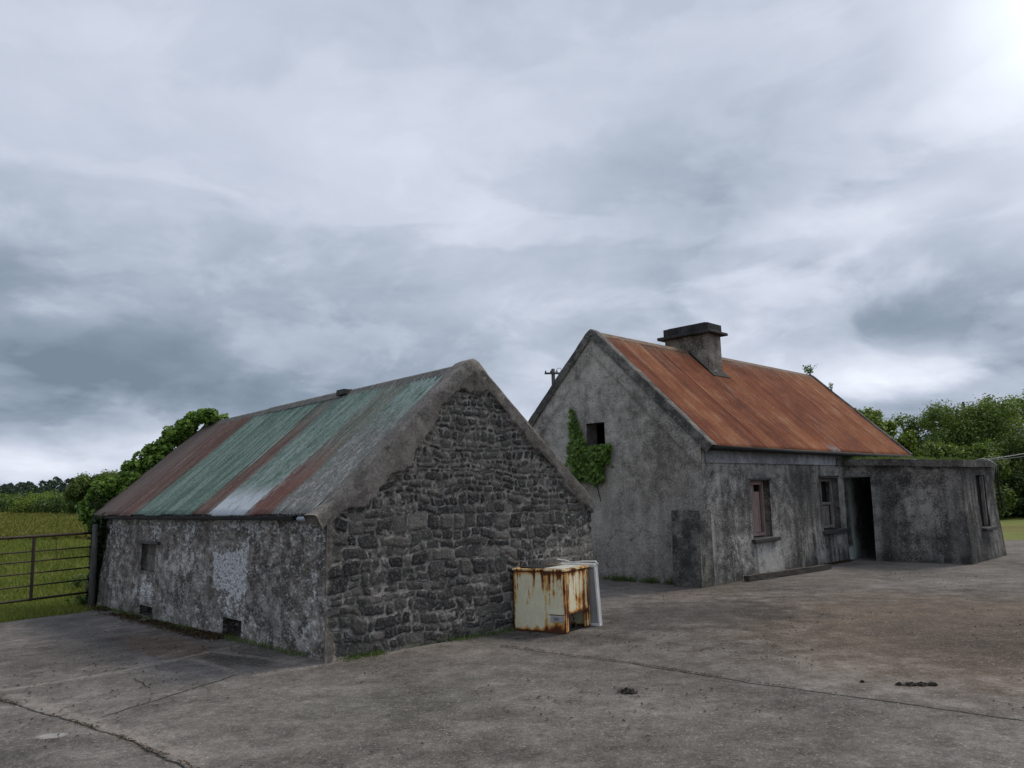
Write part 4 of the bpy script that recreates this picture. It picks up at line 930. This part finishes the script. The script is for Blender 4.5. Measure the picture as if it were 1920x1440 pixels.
# ------------------------------------------------------------ ivy
def bl(x, y, z):
    c, s = math.cos(BA-math.pi/2), math.sin(BA-math.pi/2); return np.array([-1.9074+c*x-s*y, 8.2302+s*x+c*y, z])
def clumps(centres, radii, n, seed, flat=None):
    g_ = np.random.default_rng(seed); C = []; N = []
    w = np.array(radii)**2; w = w/w.sum()
    idx_ = g_.choice(len(centres), n, p=w)
    d = g_.normal(size=(n, 3)); d /= np.linalg.norm(d, axis=1)[:, None]
    r = np.array(radii)[idx_]*(g_.uniform(.35, 1., n)**.5)
    P_ = np.array(centres)[idx_]+d*r[:, None]
    return P_, d
ivb = empty('ivy_plant', tuple(bl(.2, BL+.1, -.1)), label='leafy green ivy climbing the far gable and roof edge of the stone barn', cat='ivy')
g_ = np.random.default_rng(3); cen = []; rad = []
base = np.array(ivb.location)
for k in range(74):      # along the slope at the far verge
    s = g_.random(); x = -.18+(MIDX+.0)*s; z = BH-.02+(BR-BH-.02)*s; bulge = .10+.13*math.sin(s*9+1)**2
    cen.append(bl(x+g_.normal()*.03, BL+.16+g_.uniform(0, .35), z+g_.uniform(-.22, .12)+bulge*.55)); rad.append(g_.uniform(.10, .20))
for k in range(20):
    cen.append(bl(MIDX+g_.uniform(-.25, .25), BL+.05+g_.uniform(-.75, .3)*.8, BR+.02+g_.uniform(-.05, .10))); rad.append(g_.uniform(.09, .14))
for k in range(36):
    cen.append(bl(.05+g_.uniform(-.1, .6), BL+.18+g_.uniform(-.05, .2), g_.uniform(1.2, 1.95))); rad.append(g_.uniform(.12, .19))
Pn, Dn = clumps(cen, rad, 15000, 4); Vl, Fl = cloud_leaves(Pn-base, .085, Dn*.6+np.array([0, -.2, .5]), .7, .85, 5)
mesh_np('foliage', Vl, Fl, LM_IVY_BARN, ivb)
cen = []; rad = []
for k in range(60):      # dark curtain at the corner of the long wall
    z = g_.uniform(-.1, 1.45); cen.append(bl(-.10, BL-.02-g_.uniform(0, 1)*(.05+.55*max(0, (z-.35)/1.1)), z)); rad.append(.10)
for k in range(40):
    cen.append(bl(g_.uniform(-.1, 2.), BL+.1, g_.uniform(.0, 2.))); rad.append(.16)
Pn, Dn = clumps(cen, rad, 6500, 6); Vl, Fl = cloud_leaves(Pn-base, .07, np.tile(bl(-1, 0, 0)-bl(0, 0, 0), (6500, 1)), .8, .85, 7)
mesh_np('shaded_foliage', Vl, Fl, LM_IVY_SHADED, ivb)
m = MB()
for k in range(6):
    x = .02+.25*k; m.tube([tuple(bl(x, BL+.08, -.1)-base), tuple(bl(x+.1, BL+.1, .7)-base), tuple(bl(x+.05, BL+.09, 1.4)-base)], [.03, .022, .012], 6)
m.build('stem', BARK, ivb, smooth=True)

ivh = empty('ivy_plant', hp(-.05, 2.4, 1.4), label='bright green ivy growing round the small attic window of the cottage gable', cat='ivy')
base = np.array(ivh.location); bx = np.array(hp(-1, 0, 0))-np.array(hp(0, 0, 0))
pts = []
gI = np.random.default_rng(9)
def hpv(y, z, o): return np.stack([3.2156+math.cos(HA)*(-.02-o)-math.sin(HA)*y, 13.7294+math.sin(HA)*(-.02-o)+math.cos(HA)*y, z], -1)
def ivfill(n, fn, thick):
    Y = gI.uniform(1.6, 3.1, n*6); Z = gI.uniform(1.5, 3.8, n*6); jit = .55*fbm(Y*7, Z*7, 131)+.25*fbm(Y*19, Z*19, 135)
    ok = np.array([fn(y, z, j) for y, z, j in zip(Y, Z, jit)]); Y, Z = Y[ok][:n], Z[ok][:n]
    return hpv(Y, Z, gI.uniform(.01, thick, len(Y))*(1+fbm(Y*5, Z*5, 132)))
body = lambda y, z, j: abs(y-2.42+.10*(z-2.1)) < .40+j*.45+.10*(z > 2.15) and 1.86+j*.6 < z < 2.50+j*.15+.12*(y > 2.5)
low = lambda y, z, j: abs(y-2.26) < (.30+j)*max(0, (z-1.72)/.3) and 1.72 < z < 2.1
spike = lambda y, z, j: abs(y-(2.62+.20*(z-2.4)/.9)) < (.20-.19*(z-2.4)/.95)+j*.12 and 2.2 < z < 3.34
wisp = lambda y, z, j: (abs(y-2.66-.05*math.sin(z*14)) < .02+j*.05 and 3.3 < z < 3.75 and False) or (abs(y-2.50) < .03+j*.1 and 3.40 < z < 3.66)
C_ = np.concatenate([ivfill(2600, body, .16), ivfill(700, low, .10), ivfill(1500, spike, .12), ivfill(26, wisp, .03), ivfill(30, lambda y, z, j: abs(y-2.22) < .12+j*.3 and 1.45 < z < 1.75, .03)])
Vl, Fl = cloud_leaves(C_-base, .068, bx+np.array([0, 0, .25]), .55, .9, 10)
mesh_np('foliage', Vl, Fl, LM_IVY, ivh)
m = MB(); m.tube([tuple(hpv(2.2, 1.45, .01)-base), tuple(hpv(2.3, 1.9, .02)-base), tuple(hpv(2.5, 2.3, .03)-base), tuple(hpv(2.66, 2.8, .02)-base), tuple(hpv(2.75, 3.25, .01)-base)], [.012, .012, .010, .008, .004], 6); m.build('stem', BARK, ivh)

# ------------------------------------------------------------ weeds
def weed(name, p, h, w, n, label, mat=LM_WEED, leaf=.05, seed=0, cat='weed'):
    e = empty(name, p, label=label, cat=cat); g_ = np.random.default_rng(seed); m = MB(); C_ = []
    for k in range(max(3, n//14)):
        a = g_.uniform(0, 6.28); t2 = (w*math.cos(a)*g_.random(), w*math.sin(a)*g_.random(), h*g_.uniform(.6, 1.)); m.tube([(0, 0, -.03), (t2[0]*.4, t2[1]*.4, t2[2]*.5), t2], [.006, .005, .002], 5)
        for q in range(14): f = g_.uniform(.25, 1.05); C_.append((t2[0]*f+g_.normal()*w*.18, t2[1]*f+g_.normal()*w*.18, t2[2]*f))
    m.build('stem', BARK, e); V, F_ = cloud_leaves(np.array(C_), leaf, None, 1, .5, seed); mesh_np('foliage', V, F_, mat, e)
def hroof(x, y): return hp(x, y, HH+(HR-HH)*y/(HW/2)+.03)
weed('roof_weed', hp(HL+.05, HW/2+.02, HR+.02), .34, .20, 150, 'bushy weed sprouting at the far end of the cottage ridge', LM_IVY_BARN, .06, 21)
weed('roof_weed', hroof(HL+.07, 1.72), .30, .12, 60, 'thin weed standing halfway up the far verge of the cottage roof', LM_C, .055, 22)
weed('roof_weed', hroof(HL+.07, 1.15), .16, .10, 50, 'low weed lowest on the far verge of the cottage roof', LM_C, .05, 23)
# moss and grass tufts on the slab roof and at wall feet, as mats of blades
def blades(C_, h, w, seed, lean_=.35):
    g_ = np.random.default_rng(seed); n = len(C_); a = g_.uniform(0, 2*math.pi, n); H = h*g_.uniform(.5, 1.25, n)
    d = np.stack([np.cos(a), np.sin(a), 0*a], 1)*w*.5; l = g_.normal(size=(n, 3))*lean_*H[:, None]; l[:, 2] = H
    V = np.stack([C_-d, C_+d, C_+l*.6+d*.6, C_+l], 1); F_ = np.arange(4*n).reshape(n, 4); return V.reshape(-1, 3), F_
g_ = np.random.default_rng(31); n = 5200
u = g_.uniform(5.83, AX1, n); v = g_.uniform(.05, 2.5, n); ok = fbm(u*2.2, v*2.2, 141) > -.02+.10*(v > 1.3)-.12*((v < .9) & (u > 7.2)); u, v = u[ok], v[ok]
C_ = np.stack([3.2156+math.cos(HA)*u+math.sin(HA)*v, 13.7294+math.sin(HA)*u-math.cos(HA)*v, slabz(u, v)-.005], 1)
V, F_ = blades(C_, .075, .016, 32); tag(mesh_np('roof_moss', V, F_, LM_WEED), 'patchy moss and grass growing on the annex slab roof', 'moss', kind='stuff')
def foot(pts, n, spread, h, seed, mat, name, label, leaf=None):
    g_ = np.random.default_rng(seed); pts = np.array(pts, float); k = g_.integers(0, len(pts)-1, n); f = g_.random(n)[:, None]
    P_ = pts[k]*(1-f)+pts[k+1]*f+g_.normal(size=(n, 2))*spread
    m_ = fbm(P_[:, 0]*1.8, P_[:, 1]*1.8, seed) > -.06; P_ = P_[m_]
    C_ = np.stack([P_[:, 0], P_[:, 1], ground_z(P_[:, 0], P_[:, 1])+.006], 1)
    if leaf: V, F_ = cloud_leaves(C_+np.array([0, 0, .008]), leaf, np.array([0, 0, 1.]), .6, .5, seed)
    else: V, F_ = blades(C_, h, .010, seed)
    tag(mesh_np(name, V, F_, mat), label, name.replace('_', ' '), kind='stuff')
q1 = [tuple(bl(-.13, y, 0)[:2]) for y in (7.9, 6, 4, 2.4)]
foot(q1, 3800, .09, .05, 41, LM_LITTER, 'leaf_litter', 'brown dead litter drifted along the foot of the limewashed barn wall', leaf=.045)
foot([tuple(bl(-.10, y, 0)[:2]) for y in (7.9, 5, 2.5, .3)], 900, .035, .06, 42, LM_WEED, 'wall_grass', 'sparse green tufts at the foot of the limewashed barn wall')
foot([tuple(bl(x, -.12, 0)[:2]) for x in (.1, .6, 1.6, 2.6, 3.7)], 1100, .045, .045, 43, LM_WEED, 'gable_moss', 'low moss and weeds along the foot of the stone gable')
foot([hp(-.10, y, 0)[:2] for y in (3.2, 2.2, .7)], 1800, .05, .11, 44, LM_C, 'gable_weeds', 'dark weeds at the foot of the cottage gable')
foot([hp(x, -.10, 0)[:2] for x in (2.8, 4.0, 5.7)], 1800, .05, .05, 45, LM_LITTER, 'wall_litter', 'dark damp litter at the foot of the cottage front wall', leaf=.05)
foot([(-5.2, 7.75), (-4.57, 7.25), (-2.97, 5.96), (-1.6, 4.7)], 700, .014, .02, 46, LM_LITTER, 'joint_litter', 'dead moss lying along the diagonal joint in the concrete at lower left', leaf=.022)
foot([(-.2, 8.75), (1.06, 7.67), (1.87, 6.84), (3.35, 5.58), (4.4, 4.8)], 900, .012, .02, 47, LM_LITTER, 'joint_moss', 'dead moss lying along the long joint in the concrete at right', leaf=.018)
# crumbs of dirt and moss scattered over the yard
n = 5200; px = g_.uniform(-6, 8, n); py = g_.uniform(4.3, 15, n); ok = (fbm(px*.8, py*.8, 151) > .03) & (g_.random(n) < .8)
px, py = px[ok], py[ok]
def inb(x, y, m_=.1):
    c, s = math.cos(BA-math.pi/2), math.sin(BA-math.pi/2); dx, dy = x+1.9074, y-8.2302; a = c*dx+s*dy; b2 = -s*dx+c*dy
    k1 = (a > -m_) & (a < BW_+m_) & (b2 > -m_) & (b2 < BL+m_)
    c, s = math.cos(HA), math.sin(HA); dx, dy = x-3.2156, y-13.7294; a = c*dx+s*dy; b2 = -s*dx+c*dy
    return k1 | ((a > -m_) & (b2 > -m_)) | ((a > 5.8) & (b2 > -2.5))
ok = ~inb(px, py); px, py = px[ok], py[ok]
C_ = np.stack([px, py, ground_z(px, py)+.008], 1); V, F_ = cloud_leaves(C_, .026, np.array([0, 0, 1.]), .5, .7, 51)
tag(mesh_np('yard_crumbs', V, F_, simple('dark_crumbs', (.022, .019, .016), (.07, .058, .045), 5, .95)), 'dark crumbs of moss and dirt scattered over the concrete yard', 'debris', kind='stuff')
def clod(name, pts, r, label, seed):
    g_ = np.random.default_rng(seed); C_ = []
    for (x, y, s) in pts:
        k = int(260*s); a = g_.normal(size=(k, 3))*np.array([r*s, r*s*.7, .010*s]); a[:, 2] = np.abs(a[:, 2])+.006; C_.append(a+np.array([x, y, float(ground_z(x, y))]))
    C_ = np.concatenate(C_); c0 = C_.mean(0); V, F_ = cloud_leaves(C_-c0, .022, np.array([0, 0, 1.]), .9, .6, seed)
    o = mesh_np(name, V, F_, MATS['dark_crumbs']); o.location = c0; tag(o, label, 'debris')
clod('dirt_clod', [(.85, 6.62, 1.), (.88, 6.60, .6)], .028, 'small dark clod of dirt in the middle of the foreground concrete', 61)
clod('mud_streak', [(3.02, 6.62, .5), (3.10, 6.60, .8), (3.18, 6.59, .8), (3.27, 6.58, .7), (2.78, 6.74, .3)], .022, 'long dark streak of dirt on the right side of the concrete yard', 62)

# ------------------------------------------------------------ grass near the gate and beside the yard
g_ = np.random.default_rng(71); n = 90000
y = 12.0+(g_.random(n)**1.9)*58; x = -y*.66+g_.random(n)*(y*.30); 
edge_y = yard_far(x)
ok = (y > edge_y+.03) & ~inb(x, y, .1); x, y = x[ok], y[ok]
C_ = np.stack([x, y, ground_z(x, y)-.05], 1)
tall = sst(14, 22, y)
V, F_ = blades(C_, .10, .022, 72, .5); V = V.reshape(-1, 4, 3); V[:, 2:, 2] += (.24*tall*np.clip(.6+1.6*fbm(x*.5, y*.35, 73), .1, 2))[:, None]*g_.random(len(x))[:, None]; V = V.reshape(-1, 3)
GRASS = leaf_mat('grass_blade', (0.088, 0.124, 0.023), (0.167, 0.205, 0.041), (0.290, 0.273, 0.087), .7)
tag(mesh_np('grass', V, F_, GRASS), 'rough green meadow grass beyond the metal gate', 'grass', kind='stuff')
n = 42000; y = 36+g_.random(n)**1.5*90; x = -y*.66+g_.random(n)*(y*.28)
ok = fbm(x*.12, y*.07, 75)+.25*fbm(x*.7, y*.4, 76) > -.05; x, y = x[ok], y[ok]
C_ = np.stack([x, y, ground_z(x, y)-.05], 1); V, F_ = blades(C_, .30, .16, 77, .6)
GR3 = leaf_mat('tall_grass_blade', (0.077, 0.096, 0.020), (0.144, 0.157, 0.032), (0.270, 0.227, 0.074), .8)
tag(mesh_np('tall_grass', V, F_, GR3), 'taller olive and brownish grass farther out in the meadow', 'grass', kind='stuff')
n = 50000; y = g_.uniform(18, 46, n); x = y*.57+g_.random(n)*y*.14; ok = (y > yard_far(x)+.05) & ~inb(x, y, .1); x, y = x[ok], y[ok]
C_ = np.stack([x, y, ground_z(x, y)-.05], 1); V, F_ = blades(C_, .09, .035, 74, .4)
GR2 = leaf_mat('lawn_blade', (.07, .10, .02), (.13, .155, .035), (.22, .22, .07), .7)
tag(mesh_np('lawn_grass', V, F_, GR2), 'short yellowish green grass beyond the annex on the right', 'grass', kind='stuff')
# dock and nettle patches behind the gate
for k, (wx, wy, h_, lb) in enumerate([(-8.7, 16.6, .5, 'dark dock plant in the meadow behind the middle of the gate'), (-8.1, 16.3, .45, 'dark nettle clump just behind the gate beside the barn ivy'), (-9.3, 17.2, .4, 'low dark weed behind the gate further from the barn'), (-7.75, 14.45, .30, 'green nettle tuft at the foot of the gate post')]):
    weed('meadow_weed', (wx, wy, float(ground_z(wx, wy))-.05), h_, .28, 190, lb, LM_A, .075, 80+k)

# ------------------------------------------------------------ trees
def tree(name, label, x, y, h, r, n, mat, leaf, seed, base=0., squash=1., group=None, spiky=0., cat='tree', r2=None):
    z = float(ground_z(x, y))-.05
    e = empty(name, (x, y, z), label=label, cat=cat, group=group); g_ = np.random.default_rng(seed)
    m = MB(); m.tube([(0, 0, -.1), (.05*r, 0, h*.25), (-.03*r, .05, h*.55), (.02, 0, h*.8)], [h*.032, h*.026, h*.016, h*.006], 8)
    cen = []; rad = []
    nc = 34
    for k in range(nc):
        a = g_.uniform(0, 2*math.pi); f = g_.random()
        zz = base*h+(h*(1-base))*(.10+.80*f)
        # crown outline: widest at 45 percent of its height, uneven
        wr = r*math.sin(math.pi*min(1, max(.06, (zz/h-base)/(1-base)*.86+.12)))**.6*g_.uniform(.35, .95)
        c = (wr*math.cos(a), wr*math.sin(a)*(r2 or 1.), zz); cen.append(c); rad.append(r*g_.uniform(.20, .36)*(1-.35*f))
        if k % 3 == 0:
            m.tube([(0, 0, h*g_.uniform(.15, .45)), (c[0]*.5, c[1]*.5, zz*.8), c], [h*.014, h*.008, h*.003], 5, cap=False)
    for k in range(int(nc*spiky)):
        a = g_.uniform(0, 2*math.pi); rr = r*g_.uniform(0, .8); cen.append((rr*math.cos(a), rr*math.sin(a), h*g_.uniform(.88, 1.04))); rad.append(r*g_.uniform(.07, .13))
    m.build('trunk', BARK, e, smooth=True)
    n = int(n*2.1); leaf *= 1.0; P_, D_ = clumps(cen, rad, n, seed+1); P_[:, 2] = np.maximum(P_[:, 2], .03)
    P_ += g_.normal(size=P_.shape)*.05*r
    P_[:, 2] = np.clip(P_[:, 2], .03, None)
    V, F_ = cloud_leaves(P_, leaf, D_*.7+np.array([0, 0, .6]), .8, .6, seed+2)
    mesh_np('crown', V, F_, mat, e)
def conifer(name, label, x, y, h, r, seed, mat=LM_C, n=2200, group=None):
    z = float(ground_z(x, y))-.05; e = empty(name, (x, y, z), label=label, cat='tree', group=group); g_ = np.random.default_rng(seed)
    m = MB(); m.tube([(0, 0, -.1), (0, 0, h*.97)], [h*.025, .02], 7); m.build('trunk', BARK, e)
    f = g_.random(n)**.7; a = g_.uniform(0, 6.283, n); k = 1-f; rr = r*k*(.65+.35*np.sin(f*40+a*2))*np.sqrt(g_.uniform(.2, 1, n)); P_ = np.stack([rr*np.cos(a), rr*np.sin(a), h*(.06+.94*f)], 1)
    V, F_ = cloud_leaves(P_, .22, np.array([0, 0, .6]), .9, .5, seed); mesh_np('crown', V, F_, mat, e)
G1 = 'trees and bushes behind the cottage on the right'
TR = [('ash_tree', 'pale green ash tree just right of the cottage roof verge', 17.3, 40, 5.7, 1.9, 9000, LM_B, .17),
      ('ash_tree', 'second pale green ash tree low beside the first by the cottage roof', 18.9, 40, 5.2, 1.5, 7000, LM_B, .17),
      ('hawthorn_tree', 'dull green hawthorn left of the tallest right hand bushes', 22.0, 44, 5.5, 2.4, 10000, LM_A, .15),
      ('willow_tree', 'broad bushy willow in the middle of the right hand trees', 23.6, 41, 5.95, 3.5, 22000, LM_A, .14),
      ('hawthorn_tree', 'dark hawthorn behind the broad willow', 29.5, 50, 6.9, 3.0, 10000, LM_C, .18),
      ('ash_tree', 'tall light green ash at the right edge of the photo', 29.4, 45, 7.2, 3.1, 14000, LM_B, .17),
      ('ash_tree', 'light ash tree beyond the right edge of the picture', 33.6, 44, 7.4, 3.2, 7000, LM_B, .18),
      ('hawthorn_tree', 'dark hawthorn filling behind the ash trees by the roof', 20.3, 47, 5.2, 2.6, 7000, LM_C, .18),
      ('hawthorn_tree', 'dark hawthorn seen past the lower end of the cottage roof', 16.0, 43, 4.7, 2.4, 5000, LM_C, .18)]
for k, (nm, lb, x, y, h, r, n, mt, lf) in enumerate(TR): tree(nm, lb, x, y, h*(.90 if k < 4 else .84), r, n, mt, lf, 200+k*5, spiky=.7, group=G1)
BU = [(18.6, 36.5, 3.2, 1.7, LM_A), (21.5, 37.5, 3.4, 1.9, LM_A), (24.4, 38.2, 3.3, 2.0, LM_C), (27.2, 39.0, 3.6, 2.1, LM_C), (29.8, 39.5, 3.8, 2.1, LM_A), (32.6, 39.8, 3.9, 2.2, LM_C)]
BL_ = ['hedge bush nearest the cottage gable in the right hand hedgerow', 'second hedge bush from the cottage above the annex roof', 'dark hedge bush behind the middle of the annex roof', 'dark hedge bush behind the annex corner and cables', 'green hedge bush rising above the lawn at the right edge', 'dark hedge bush beyond the right edge']
for k, (x, y, h, r, mt) in enumerate(BU): tree('hedge_bush', BL_[k], x, y, h, r, 8000, mt, .15, 300+k*5, base=-.1, group='hedgerow bushes behind the annex', spiky=.3, cat='bush')
conifer('conifer_tree', 'slim dark conifer tip above the right hand trees', 34.2, 60, 7.7, 1.6, 350, n=2600); conifer('conifer_tree', 'smaller dark conifer tip beside the slim one', 35.4, 60.5, 7.4, 1.5, 352, n=2400)
# left side
tree('ivy_bush', 'bright green bush close behind the ivy at the barn end', -13.6, 28, 2.55, 1.3, 9000, LM_A, .11, 400, base=-.1, group='bushes beyond the gate', cat='bush')
tree('hawthorn_tree', 'round hawthorn tree left of the barn ivy in the distance', -42.5, 80, 4.0, 2.4, 7000, LM_A, .26, 410, group='bushes beyond the gate')
tree('hawthorn_tree', 'leafy tree touching the barn ivy in the distance', -37.5, 76, 4.3, 3.0, 8000, LM_A, .26, 415, group='bushes beyond the gate')
for k, (px, Y, h, r, lb) in enumerate([(8, 100, 2.6, 2.6, 'low green bush at the left edge of the meadow'), (34, 96, 2.3, 2.4, 'low bush second from the left on the meadow edge'), (62, 98, 2.5, 2.6, 'pale bush in the middle of the meadow edge'), (100, 90, 2.6, 2.8, 'rounded willow bush on the meadow edge'), (135, 88, 2.5, 2.6, 'dark bush between the willow bush and the round hawthorn'), (172, 86, 2.4, 2.4, 'low bush in front of the distant leafy tree'), (205, 84, 2.6, 2.4, 'bush at the meadow edge half hidden by ivy'), (-30, 98, 2.6, 2.8, 'bush on the meadow edge just outside the left frame')]):
    tree('field_bush', lb, (px-975)/1500*Y, Y, h*.72, r*1.35, 5200, (LM_A, LM_C, LM_A, LM_B, LM_C, LM_A, LM_A, LM_C)[k], .24, 420+k*5, base=-.1, group='bushes along the meadow edge', cat='bush')
# far wood, one mass
g_ = np.random.default_rng(500); Cs = []
for row, (Y0, h0) in enumerate([(165, 5.2), (150, 3.6)]):
    for k in range(150):
        x = -190+k*1.35+g_.normal()*.4; h = h0*g_.uniform(.90, 1.02)+.5*math.sin(k*.37)*math.sin(k*.11); r = 2.2; z = float(ground_z(x, Y0))-.05
        n = 420; f = g_.random(n); a = g_.uniform(0, 6.28, n); rr = r*(1-f**4)*np.sqrt(g_.random(n))+.15; Cs.append(np.stack([x+rr*np.cos(a), Y0+g_.normal()*2+rr*np.sin(a), z+h*f], 1))
Cs = np.concatenate(Cs); V, F_ = cloud_leaves(Cs, .55, None, 1, .6, 501)
tag(mesh_np('far_wood', V, F_, LM_D), 'dark far-off conifer wood across the meadow', 'wood', kind='stuff')
